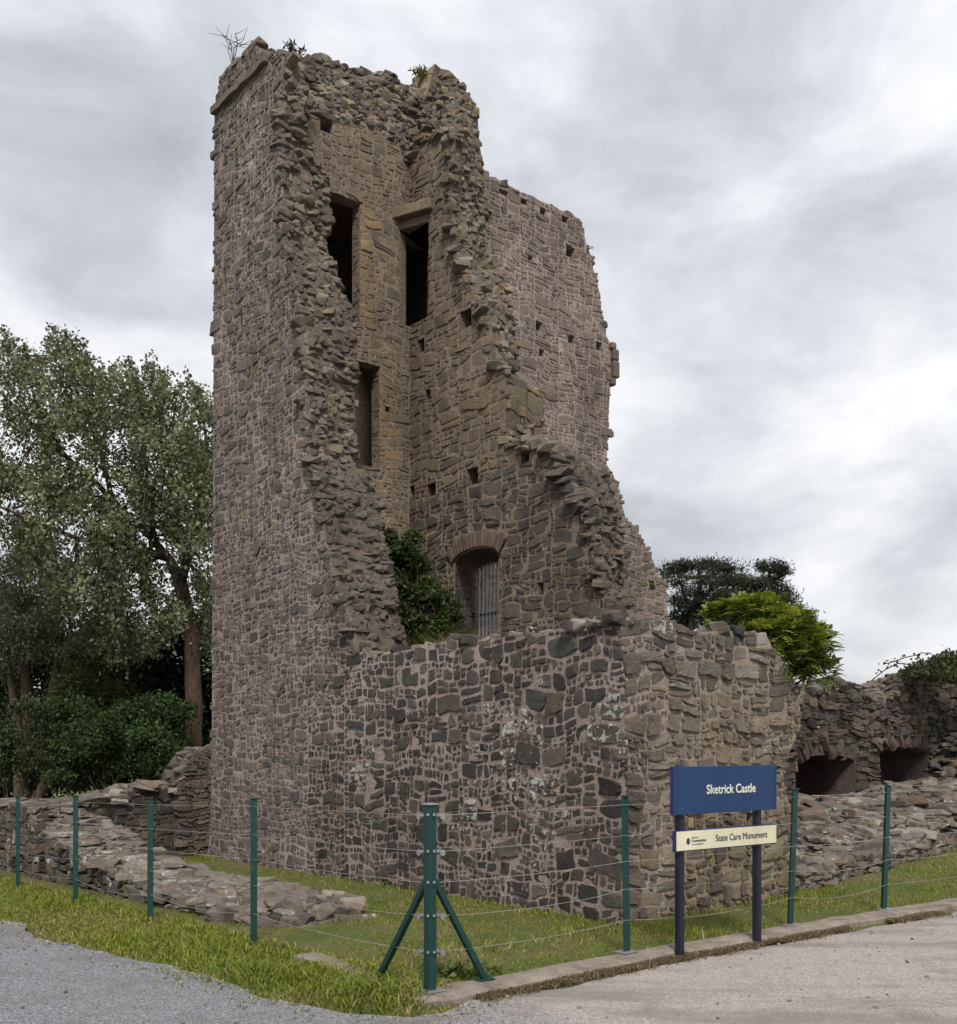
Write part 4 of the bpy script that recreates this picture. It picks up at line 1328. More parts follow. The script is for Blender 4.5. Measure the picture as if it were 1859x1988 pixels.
# long low wall in the grass, left
XF, XBK = -2.42, -1.45
stub_sil = [(702, 1785), (696, 1768), (668, 1745), (620, 1722), (554, 1709), (490, 1696), (430, 1684), (383, 1675), (350, 1660), (324, 1649), (298, 1638), (256, 1607), (213, 1594), (190, 1560), (183, 1549), (110, 1545), (43, 1545), (8, 1554), (-20, 1562)]
SS = [on_x(*p, XBK) for p in stub_sil]
SS = [(y, z) for y, z in SS]
def stub_h(y):
    return curve_at(SS, y) - 0.05
def build_stub(t, s):
    ys = list(np.linspace(SS[0][0] + 0.02, SS[-1][0], 40))
    def fh(y): return stub_h(y) - 0.02 - (0.10 if y < 5 else 0.03)
    def xf(y): return XF + 0.28 * max(0, 1 - (y - ys[0]) / 1.1) ** 2 + 0.04 * mnoise.noise((y * 1.3, 3, 0))
    fr = [(xf(ys[0]), ys[0], -0.6)] + [(xf(y), y, max(fh(y), lgz(XF, y) + 0.05)) for y in ys] + [(XF, ys[-1], -0.8)]
    bk = [(XBK, ys[0], -0.6)] + [(XBK, y, stub_h(y) - 0.06) for y in ys] + [(XBK, ys[-1], -0.8)]
    body = obj('wall_core', loft(fr, bk), M['mortar_p'], t)
    outline = [(p[1], p[2]) for p in fr]
    def pal(y, z, r):
        c = jit(random.choice(ROSE + BASALT[3:] if y < 5.2 else BASALT[2:] + BROWN[1:]), 0.2)
        return c, 0.25 + (0.6 if random.random() < 0.10 else 0)
    masonry(s, body, outline, lambda a, b, h: Vector((xf(a) - h, a, b)), pal, [(0.15, 0, 0)], 1.3, (0.012, 0.03), (0.01, 0.06), lims=(-50, 50, -0.7, 3))
    top = lambda x, y: lerp(fh(y), stub_h(y) - 0.05, min(1, max(0, (x - XF) / (XBK - XF))))
    slab_field(s, body, XF + 0.03, XBK - 0.02, ys[0], 5.0, top, 620, (0.12, 0.34), ROSE + ROSE + GREYS, 0.45, 0.5, tilt=0.10, sink=(-0.3, 0.0))
    slab_field(s, body, XF + 0.03, XBK - 0.02, 4.9, ys[-1], top, 900, (0.12, 0.32), GREYS + ROSE + GREYS, 0.45, 0.30, tilt=0.09, sink=(-0.3, 0.1))
    # tumbled end towards the fence corner
    slab_field(s, body, XF + 0.25, XBK + 0.1, ys[0] + 0.05, ys[0] + 0.6, lambda x, y: lgz(x, y) + 0.08 + 0.12 * max(0, y - ys[0] + 0.2), 40, (0.14, 0.32), ROSE + GREYS, 0.4, 0.5, tilt=0.12, sink=(-0.3, 0.1))
    # inner (far) edge stones
    cap_row(body, [(XBK - 0.05, y, stub_h(y) - 0.03) for y in ys], (0.14, 0.32), ROSE + GREYS, 0.4, 0.05, 0.8, 0.45)
ruin('low_ruined_wall', 'long low broken stone wall stepping down through the grass beside the green fence', 280, build_stub)

def build_left_back(t, s):
    sil = [(186, 1552), (205, 1551), (240, 1546), (262, 1534), (285, 1527), (330, 1523), (360, 1533), (372, 1538)]
    Y0 = 8.95
    P = [on_y(*p, Y0) for p in sil] + [(0.15, 0.72), (0.9, 0.72)]
    fr = [(P[0][0], Y0, -0.8)] + [(x, Y0, z) for x, z in P] + [(P[-1][0], Y0, -0.8)]
    bk = [(x, Y0 + 0.8, z) for x, _, z in fr]
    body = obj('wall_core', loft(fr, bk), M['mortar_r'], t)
    masonry(s, body, [(p[0], p[2]) for p in fr], lambda a, b, h: Vector((a, Y0 - h, b)), lambda x, z, r: (tuple(0.62 * q for q in jit(random.choice(BASALT + BROWN[1:]), 0.25)), 0.2 + (0.55 if random.random() < 0.08 else 0)), [(0.12, 0, 0)], 1.5, (0.01, 0.03), (0.004, 0.05), lims=(-20, 20, -0.8, 3))  # stones darkened: the shade on this face is put into their colour
    hf = lambda x, y: curve_at(P, x) - 0.03
    slab_field(s, body, P[0][0], 0.9, Y0 + 0.02, Y0 + 0.8, hf, 260, (0.18, 0.40), GREYS + BROWN, 0.3, 0.32)
    # taller torn fragment beside the tower corner
    sil2 = [(346, 1534), (352, 1502), (360, 1490), (371, 1472), (385, 1460), (400, 1455), (420, 1452), (440, 1452)]
    Y1 = 8.75
    P2 = [on_y(*p, Y1) for p in sil2]
    fr = [(P2[0][0], Y1, -0.7)] + [(x, Y1, z) for x, z in P2] + [(P2[-1][0], Y1, -0.7)]
    bk = [(x, Y1 + 0.7, z) for x, _, z in fr]
    b2 = obj('wall_fragment', loft(fr, bk), M['mortar_r'], t)
    masonry(s, b2, [(p[0], p[2]) for p in fr], lambda a, b, h: Vector((a, Y1 - h, b)), lambda x, z, r: (jit(random.choice(BROWN + TAN[2:4]), 0.2), 0.15), [(0.10, 0, 0)], 1.6, (0.01, 0.03), (0.004, 0.06), lims=(-20, 20, -0.7, 3))
    cap_row(b2, [(x, Y1 + 0.1, z) for x, z in P2], (0.12, 0.26), GREYS + BROWN, 0.2, 0.03, 0.7)
    cap_row(b2, [(x, Y1 + 0.4, z) for x, z in P2], (0.12, 0.26), GREYS + BROWN, 0.2, 0.03, 0.7)
ruin('shade_toned_ruined_wall', 'low ruined wall with shade put into its stone colour, behind the long one, meeting the tower corner', 140, build_left_back)

# wall with two dark recesses, right
YR = 2.6
def build_recess(t, s):
    sil = [(1470, 1362), (1500, 1360), (1540, 1358), (1565, 1348), (1590, 1334), (1612, 1318), (1632, 1316), (1660, 1330), (1680, 1345), (1697, 1360), (1712, 1360), (1732, 1350), (1745, 1342), (1752, 1322), (1770, 1308), (1800, 1300), (1840, 1288), (1890, 1276), (1990, 1270)]
    P = [on_y(*p, YR) for p in sil]
    fr = [(P[0][0], YR, -0.3)] + [(x, YR, z) for x, z in P] + [(P[-1][0], YR, -0.3)]
    bk = [(x, YR + 1.5, z if z < 0 else z - 0.38) for x, _, z in fr]
    ra = rect_y(1545, 1482, 1660, 1575, YR)
    rb = rect_y(1708, 1464, 1802, 1575, YR)
    def archcut(r, rise):
        n = 9
        pts = [(r[0], r[2]), (r[1], r[2])] + [((r[0] + r[1]) / 2 + math.cos(math.pi * k / n) * (r[1] - r[0]) / 2, r[3] + math.sin(math.pi * k / n) * rise) for k in range(n + 1)]
        m = len(pts)
        v = [Vector((x, YR - 0.4, z)) for x, z in pts] + [Vector((x, YR + 1.05, z)) for x, z in pts]
        f = [tuple(range(m - 1, -1, -1)), tuple(range(m, 2 * m))] + [(i, (i + 1) % m, m + (i + 1) % m, m + i) for i in range(m)]
        return v, f
    body = obj('wall_core', cut(loft(fr, bk), [archcut(ra, 0.12), archcut(rb, 0.12)]), M['mortar_r'], t)
    holes = [(r[0] - 0.02, r[1] + 0.02, r[2], r[3] + 0.30) for r in (ra, rb)]
    masonry(s, body, [(p[0], p[2]) for p in fr], lambda a, b, h: Vector((a, YR - h, b)), lambda x, z, r: (tuple(0.8 * q for q in jit(random.choice(BROWN[1:] + ROSE[3:] + BASALT[2:]), 0.25)), 0.12 + (0.5 if random.random() < 0.04 else 0)), [(0.13, 0, 0)], 2.0, (0.008, 0.022), (0.004, 0.09), holes=holes, lims=(-20, 30, 0, 4))  # stone colours lowered to stand in for interior shading
    for r in (ra, rb):
        w = r[1] - r[0]
        m = int(w / 0.11)
        for k in range(m + 1):
            u = k / m * 2 - 1
            ang = math.pi / 2 - u * 0.75
            L = random.uniform(0.16, 0.42)
            cx, cz = (r[0] + r[1]) / 2 + u * (w / 2 + 0.03), r[3] + 0.12 * math.sqrt(max(0, 1 - u * u)) - 0.01
            v, f = rock((cx + math.cos(ang) * L / 2, YR + random.uniform(0.04, 0.14), cz + math.sin(ang) * L / 2 + random.uniform(-0.07, 0.02)), (L * 1.15, 0.36, random.uniform(0.08, 0.15)), Matrix.Rotation(-ang + random.gauss(0, 0.15), 3, 'Y'))
            s.add(body, v, f, tuple(0.62 * q for q in jit(random.choice(ROSE), 0.25)), 0.1, False)  # arch stones darkened too, shade carried in their colour
    hf = lambda x, y: curve_at(P, x) - 0.02 - 0.25 * (y - YR)
    slab_field(s, body, P[0][0], P[-1][0], YR + 0.02, YR + 1.4, hf, 1150, (0.14, 0.34), GREYS + ROSE, 0.25, 0.42)
    cap_row(body, [(x, YR + 0.1, z - 0.02) for x, z in P], (0.18, 0.36), GREYS + ROSE, 0.2, 0.04, 0.8, 0.5)
    # inner back faces of the recesses get stones as well
    for r in (ra, rb):
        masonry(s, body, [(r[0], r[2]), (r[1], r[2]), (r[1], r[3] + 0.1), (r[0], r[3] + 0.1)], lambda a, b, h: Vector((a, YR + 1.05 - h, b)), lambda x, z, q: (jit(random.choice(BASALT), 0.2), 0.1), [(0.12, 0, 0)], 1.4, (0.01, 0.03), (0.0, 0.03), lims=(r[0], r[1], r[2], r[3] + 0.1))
ruin('recessed_ruined_wall', 'rubble wall with shade put into its stone colour and two low arched recesses under trailing ivy', 260, build_recess)

# stepped mass of fallen walling in front of it
def mound_h(x, y):
    g = lgz(x, y)
    f = 0.12 + 0.10 * min(1, max(0, (y - 0.15) / 0.3))
    st_ = f
    for k, (yy, dh) in enumerate(((0.75, 0.10), (1.05, 0.10), (1.4, 0.10), (1.75, 0.08), (2.1, 0.05))):
        yj = yy + 0.18 * mnoise.noise((x * 0.9, k * 7.1, 2)) - 0.10 * max(0, x - 5)
        st_ += dh * min(1, max(0, (y - yj) / 0.07))
    st_ += 0.03 * max(0, x - 6.0) + 0.09 * mnoise.noise((x * 1.5, y * 1.5, 5)) + 0.05 * mnoise.noise((x * 4.1, y * 4.1, 8))
    if 3.0 < x < 4.3 and 1.15 < y < 1.75: st_ += 0.28
    if x > 10.8: st_ += min(1.4, (x - 10.8) * 1.1) * min(1, max(0, (y - 0.9) / 0.8))
    if x < 3.9: st_ = max(st_ * 0.8, 0.2)
    if x < 10.8: st_ -= 0.10 * min(1, max(0, y - 1.0))
    return g + st_
def front_y(x): return 0.08 + 0.09 * (x - 2.6) + 0.08 * mnoise.noise((x * 1.3, 8, 1))
def build_mound(t, s):
    xs = np.arange(2.35, 12.6, 0.10)
    ts = np.linspace(0, 1, 30)
    v, f = [], []
    for x in xs:
        y0 = front_y(x)
        for k, q in enumerate(ts):
            y = y0 + q * (YR + 0.1 - y0)
            v.append((x, y, mound_h(x, y) - 0.02 if k else -0.4))
    m = len(ts)
    f = [(i * m + k, (i + 1) * m + k, (i + 1) * m + k + 1, i * m + k + 1) for i in range(len(xs) - 1) for k in range(m - 1)]
    body = obj('wall_core', mesh_from('wall_core', v, f), M['mortar_r'], t)
    keep = lambda x, y: y > front_y(x) + 0.02
    slab_field(s, body, 2.35, 12.4, 0.0, YR, mound_h, 3000, (0.13, 0.34), GREYS + ROSE + BROWN[:2], 0.4, 0.36, keep, 0.13, sink=(-0.25, 0.25))
    slab_field(s, body, 2.4, 11.0, 0.3, YR - 0.2, mound_h, 70, (0.24, 0.38), GREYS + ROSE, 0.4, 0.5, keep, 0.14, sink=(-0.3, 0.2))
    for x in np.arange(2.4, 9.6, 0.10):
        for z in (0.04, 0.13, 0.2):
            L = random.uniform(0.15, 0.30)
            vv, ff = rock((x + random.uniform(-0.04, 0.04), front_y(x) + 0.03, lgz(x, 0) + z), (L, 0.16, random.uniform(0.09, 0.16)), rot3(random.gauss(0, 0.2), random.gauss(0, 0.1), random.gauss(0, 0.15)))
            s.add(body, vv, ff, jit(random.choice(ROSE + GREYS + BROWN), 0.2), 0.3 * random.random(), False)
    # one squared fragment still standing at the near end
    for k in range(26):
        L = random.uniform(0.18, 0.34)
        p = (random.uniform(3.05, 4.1), random.uniform(1.3, 1.75), 0.15 + 0.62 * random.random())
        vv, ff = rock(p, (L, L * 0.8, L * random.uniform(0.4, 0.7)), rot3(random.gauss(0, 0.2), random.gauss(0, 0.06), random.gauss(0, 0.06)))
        s.add(body, vv, ff, jit(random.choice(GREYS + BROWN), 0.2), 0.4, False)
ruin('stepped_ruined_wall', 'pale stepped heap of flat fallen stones beyond the sign and fence', 300, build_mound)

# ------------------------------------------------------------------ fence
fence = thing('wire_fence', 'dark green metal post and wire fence turning a corner in front of the ruin', 'fence', (0, 0, 0))
P0 = Vector((-0.313, 6.63, 0.0))
R1, R2, R3 = Vector((1.13, 7.86, 0)), Vector((2.78, 9.05, 0)), Vector((3.94, 9.89, 0))
R4 = R3 + (R3 - R2) * 1.45
def left_post(px, topy):
    dx, dy = -math.sin(R(40)), math.cos(R(40))
    k = (px - CX) / FPX
    d = (k * P0.y - P0.x) / (dx - k * dy)
    p = Vector((P0.x + dx * d, P0.y + dy * d, 0))
    p.z = CAMZ - (topy - HZ) / FPX * p.y - 1.2
    return p
Lp = [left_post(493, 1551), left_post(292, 1550), left_post(147, 1546), left_post(35, 1547)]
Lp.append(Lp[-1] + (Lp[-1] - Lp[-2]))
def make_post(p, w, tilt=0.0, ang=0.0, plate=True, name='post'):
    bh = 0.25
    base = min(0.0, gz(p.x, p.y) - p.z) - 0.05
    if plate: base = 0.006
    rt = Matrix.Rotation(ang, 3, 'Z')
    b = Buf()
    # T section: a web and a flange
    v, f = bevel_box(0, 0, (1.2 + base) / 2, w, 0.012, 1.2 - base, 0.002, rt)
    b.add(v, f)
    v, f = bevel_box(0, 0.028, (1.2 + base) / 2, w * 0.35, 0.045, 1.2 - base, 0.003, rt)
    b.add(v, f)
    for q in b.v: q.x += tilt * (q.z - 0.6)
    me = mesh_from(name, b.v, b.f)
    o = obj(name, me, M['green_paint'], fence, p)
    v, f = bevel_box(tilt * 0.6, 0.015, 1.203, w + 0.006, 0.07, 0.006, 0.002, rt)
    obj('cap', mesh_from('cap', v, f), M['green_paint'], o)
    if plate:
        v, f = bevel_box(0, 0, 0.010, 0.15, 0.12, 0.008, 0.002, rt)
        obj('base_plate', mesh_from('base_plate', v, f), M['galv'], o)
    return o
aR, aL = PHI - R(2), R(90 + 40)
make_post(R1, 0.066, -0.015, aR)
make_post(R2, 0.066, 0.035, aR)
make_post(R3, 0.066, 0.035, aR)
make_post(R4, 0.066, 0.03, aR)
for k, p in enumerate(Lp): make_post(p, 0.055, 0.0, R(5), False)
# corner straining post with two braces
def square_tube(w, h): return bevel_box(0, 0, h / 2 + 0.006, w, w, h, 0.006, Matrix.Rotation(R(40), 3, 'Z'))
v, f = square_tube(0.062, 1.2)
cp = obj('corner_post', mesh_from('corner_post', v, f), M['green_paint'], fence, P0)
v, f = bevel_box(0, 0, 1.212, 0.085, 0.085, 0.01, 0.003, Matrix.Rotation(R(40), 3, 'Z'))
obj('cap', mesh_from('cap', v, f), M['galv'], cp)
v, f = bevel_box(0, 0, 0.010, 0.16, 0.16, 0.010, 0.003, Matrix.Rotation(R(40), 3, 'Z'))
obj('base_plate', mesh_from('base_plate', v, f), M['galv'], cp)
uL, uR = (Lp[0] - P0).normalized(), (R1 - P0).normalized()
for d, L in ((Vector((uL.x, uL.y, 0)), 0.56), (uR, 0.46)):
    a, b = Vector((0, 0, 0.72)) + d * 0.03, d * L + Vector((0, 0, 0.02))
    axis = (b - a)
    rt = axis.to_track_quat('Z', 'Y').to_matrix()
    v, f = bevel_box(*((a + b) / 2), 0.040, 0.040, axis.length, 0.004, rt)
    br = obj('brace', mesh_from('brace', v, f), M['green_paint'], fence, P0)
    v, f = bevel_box(b.x, b.y, 0.012, 0.13, 0.09, 0.008, 0.002, Matrix.Rotation(math.atan2(d.y, d.x), 3, 'Z'))
    obj('foot_plate', mesh_from('foot_plate', v, f), M['green_paint'], br)
# bolts and wire tensioners on the corner post
LEV = [1.135, 0.90, 0.70, 0.485, 0.25]
for k, z in enumerate(LEV):
    for d in (uL, uR):
        if k == 2: continue
        side = Vector((d.x, d.y, 0)).normalized()
        nrm = Vector((0, 0, 1)).cross(side)
        b = Buf()
        c = side * 0.075 + Vector((0, 0, z - 0.005))
        v, f = tube([c - nrm * 0.035, c + nrm * 0.035], 0.014, 8)
        b.add(v, f)
        for q in (-0.036, 0.036):
            v, f = tube([c + nrm * (q - 0.004), c + nrm * (q + 0.004)], 0.022, 8)
            b.add(v, f)
        v, f = box(*(side * 0.045 + Vector((0, 0, z))), 0.03, 0.03, 0.012, Matrix.Rotation(math.atan2(side.y, side.x), 3, 'Z'))
        b.add(v, f)
        obj('wire_tensioner', mesh_from('wire_tensioner', b.v, b.f), M['galv'], fence, P0)
    for d in ((-0.012, -0.044), (0.028, -0.036)):
        v, f = tube([(d[0], d[1] + 0.006, z + 0.012), (d[0], d[1] - 0.012, z + 0.012)], 0.009, 8)
        obj('bolt', mesh_from('bolt', v, f), M['galv'], cp)
def wire(points, r=0.0019):
    v, f = tube(points, r, 5)
    obj('wire', mesh_from('wire', v, f, None, True), M['wire'], fence)
sag = [0.0, 0.004, 0.01, 0.035, 0.045]
for k, z in enumerate(LEV):
    for run in ([P0 + uR * 0.08, R1, R2, R3, R4], [P0 + Vector((uL.x, uL.y, 0)) * 0.08] + Lp):
        pts = []
        for i, (a, b) in enumerate(zip(run, run[1:])):
            for q in range(14):
                t = q / 14
                p = a.lerp(b, t)
                w = 0.007 * mnoise.noise((p.x * 2.3, p.y * 2.3, k * 5.0)) * (0.3 + 0.7 * (k > 2))
                pts.append(p + Vector((0, -0.012, z - sag[k] * 4 * t * (1 - t) * (1 + 0.5 * math.sin(i * 2.4 + k)) + w)))
        pts.append(run[-1] + Vector((0, -0.012, z)))
        wire(pts)

# ------------------------------------------------------------------ sign
SA = l2w(-0.672, -1.235, 0)
SBp = l2w(0.236, -1.30, 0)
sx = (SBp - SA).normalized()
sang = math.atan2(sx.y, sx.x)
sign = thing('information_sign', 'blue and cream castle name sign on two dark posts beside the kerb', 'sign', SA + (SBp - SA) / 2, sang)
sign.location.z = ROAD_Z
half = (SBp - SA).length / 2
zb, zt = 0, 0
dS = (SA.y + SBp.y) / 2
def zpx(py, depth): return CAMZ - (py - HZ) / FPX * depth - ROAD_Z
z_top = zpx(1488, SA.y - 0.02)
post_h = z_top + 0.012
for k in (-1, 1):
    v, f = bevel_box(k * half, 0.045, post_h / 2 - 0.05, 0.058, 0.058, post_h + 0.1, 0.012)
    obj('post', mesh_from('post', v, f), M['navy_paint'], sign)
# panels, proud of the posts
PW = 1.20
pc = 0.02
zu0, zu1 = zpx(1583, 7.77), zpx(1489, 7.77)
v, f = bevel_box(pc, 0, (zu0 + zu1) / 2, PW, 0.03, zu1 - zu0, 0.003)
up_ = obj('name_panel', mesh_from('name_panel', v, f), M['blue_panel'], sign)
for k in (-1, 1):
    v, f = bevel_box(pc + k * (PW / 2 + 0.003), 0, (zu0 + zu1) / 2, 0.012, 0.034, zu1 - zu0 + 0.004, 0.002)
    obj('edge_trim', mesh_from('edge_trim', v, f), M['blue_edge'], up_)
zl0, zl1 = zpx(1654, 7.77), zpx(1615, 7.77)
v, f = bevel_box(pc + 0.01, 0, (zl0 + zl1) / 2, PW - 0.01, 0.032, zl1 - zl0 + 0.01, 0.003)
lo_ = obj('lower_panel', mesh_from('lower_panel', v, f), M['blue_edge'], sign)
v, f = bevel_box(pc + 0.014, -0.0175, (zl0 + zl1) / 2, PW - 0.022, 0.004, zl1 - zl0 - 0.006, 0.001)
obj('cream_face', mesh_from('cream_face', v, f), M['cream_panel'], lo_)
def letters(txt, height, width, x, z, y, mat, parent, bold=0.0, name='lettering'):
    cu = bpy.data.curves.new('txt', 'FONT')
    cu.body = txt
    cu.size = 1.0
    cu.align_x = 'LEFT'
    cu.offset = bold
    cu.extrude = 0.006
    o = bpy.data.objects.new('txt', cu)
    COL.objects.link(o)
    dg = bpy.context.evaluated_depsgraph_get()
    me = bpy.data.meshes.new_from_object(o.evaluated_get(dg))
    bpy.data.objects.remove(o)
    co = np.zeros(len(me.vertices) * 3)
    me.vertices.foreach_get('co', co)
    co = co.reshape(-1, 3)
    x0, x1 = co[:, 0].min(), co[:, 0].max()
    cap = 0.73
    out = np.stack([(co[:, 0] - x0) / (x1 - x0) * width + x, y - co[:, 2] * 0.15, co[:, 1] / cap * height + z], 1)
    me.vertices.foreach_set('co', out.ravel())
    me.update()
    return obj(name, me, mat, parent)
uh = zu1 - zu0
letters('Sketrick Castle', 0.073, PW * 0.485, -PW / 2 + PW * 0.30 + pc, zu0 + uh * 0.415, -0.0185, M['cream_letter'], up_, 0.017)
lh = zl1 - zl0
letters('State Care Monument', 0.054, PW * 0.52, -PW / 2 + PW * 0.385 + pc, zl0 + lh * 0.36, -0.0225, M['blue_letter'], lo_, 0.0)
letters('Communities', 0.021, PW * 0.135, -PW / 2 + PW * 0.155 + pc, zl0 + lh * 0.42, -0.0225, M['blue_letter'], lo_, 0.0)
letters('Department for', 0.008, PW * 0.062, -PW / 2 + PW * 0.157 + pc, zl0 + lh * 0.62, -0.0225, M['blue_letter'], lo_, 0.0)
letters('www.communities-ni.gov.uk', 0.008, PW * 0.11, -PW / 2 + PW * 0.157 + pc, zl0 + lh * 0.28, -0.0225, M['blue_letter'], lo_, 0.0)
# six-lobed emblem
b = Buf()
ex, ez = -PW / 2 + PW * 0.125 + pc, zl0 + lh * 0.47
for k in range(6):
    a = math.pi / 6 + k * math.pi / 3
    v, f = tube([(ex + math.cos(a) * 0.0135, -0.0195, ez + math.sin(a) * 0.019), (ex + math.cos(a) * 0.0135, -0.0228, ez + math.sin(a) * 0.019)], 0.0085, 8)
    b.add(v, f)
v, f = tube([(ex, -0.0195, ez), (ex, -0.0232, ez)], 0.009, 10)
b.add(v, f)
obj('emblem', mesh_from('emblem', b.v, b.f), M['blue_letter'], lo_)

# ------------------------------------------------------------------ vegetation
def np_mesh(name, V, F, C):
    """V (n,3), F (m,k) with equal k, C (n,4)"""
    me = bpy.data.meshes.new(name)
    n, m, k = len(V), len(F), F.shape[1]
    me.vertices.add(n)
    me.vertices.foreach_set('co', np.ascontiguousarray(V, dtype=np.float32).ravel())
    me.loops.add(m * k)
    me.loops.foreach_set('vertex_index', np.ascontiguousarray(F, dtype=np.int32).ravel())
    me.polygons.add(m)
    me.polygons.foreach_set('loop_start', np.arange(0, m * k, k, dtype=np.int32))
    me.polygons.foreach_set('loop_total', np.full(m, k, dtype=np.int32))
    a = me.color_attributes.new('Col', 'FLOAT_COLOR', 'POINT')
    a.data.foreach_set('color', np.ascontiguousarray(C, dtype=np.float32).ravel())
    me.update(calc_edges=True)
    me.validate()
    return me
def leaf_mesh(name, P, size, cols, aspect=0.6, down=0.2, droop=None):
    """one folded diamond per point, long axis random with some droop"""
    n = len(P)
    a = rng.normal(size=(n, 3))
    a[:, 2] -= down * 2
    a /= np.linalg.norm(a, axis=1)[:, None]
    b = np.cross(a, rng.normal(size=(n, 3)))
    b /= np.linalg.norm(b, axis=1)[:, None] + 1e-9
    c = np.cross(a, b)
    s = (np.asarray(size) if np.ndim(size) else size * rng.uniform(0.65, 1.3, n))[:, None]
    w = s * aspect * 0.5
    fold = s * 0.10
    V = np.stack([P, P + a * s * 0.45 + b * w + c * fold, P + a * s, P + a * s * 0.45 - b * w + c * fold], 1).reshape(-1, 3)
    i = np.arange(n) * 4
    F = np.stack([i, i + 1, i + 2, i + 3], 1)
    k = np.clip(rng.normal(1, 0.16, n), 0.5, 1.6)[:, None]
    C = np.concatenate([cols * k, np.ones((n, 1))], 1)
    return np_mesh(name, V, F, np.repeat(C, 4, axis=0))
def pick(cols, n, p=None):
    return np.array(cols)[rng.choice(len(cols), n, p=p)]
def ell_points(c, r, n, shell=0.45):
    d = rng.normal(size=(n, 3))
    d /= np.linalg.norm(d, axis=1)[:, None]
    q = (shell + (1 - shell) * rng.random(n) ** 0.5)[:, None]
    return np.array(c) + d * q * np.array(r)
def limb(b, pts, r0, r1, n=7, wob=0.0):
    pts = [Vector(p) for p in pts]
    fine = resample([tuple(p) for p in pts], 0.35)
    m = len(fine)
    rad = [lerp(r0, r1, (k / max(1, m - 1)) ** 0.8) for k in range(m)]
    q = [Vector(p) + Vector((mnoise.noise((k * 0.7, p[0], 1)), mnoise.noise((k * 0.7, p[1], 7)), 0)) * wob for k, p in enumerate(fine)]
    v, f = tube(q, rad, n)
    b.add(v, f)

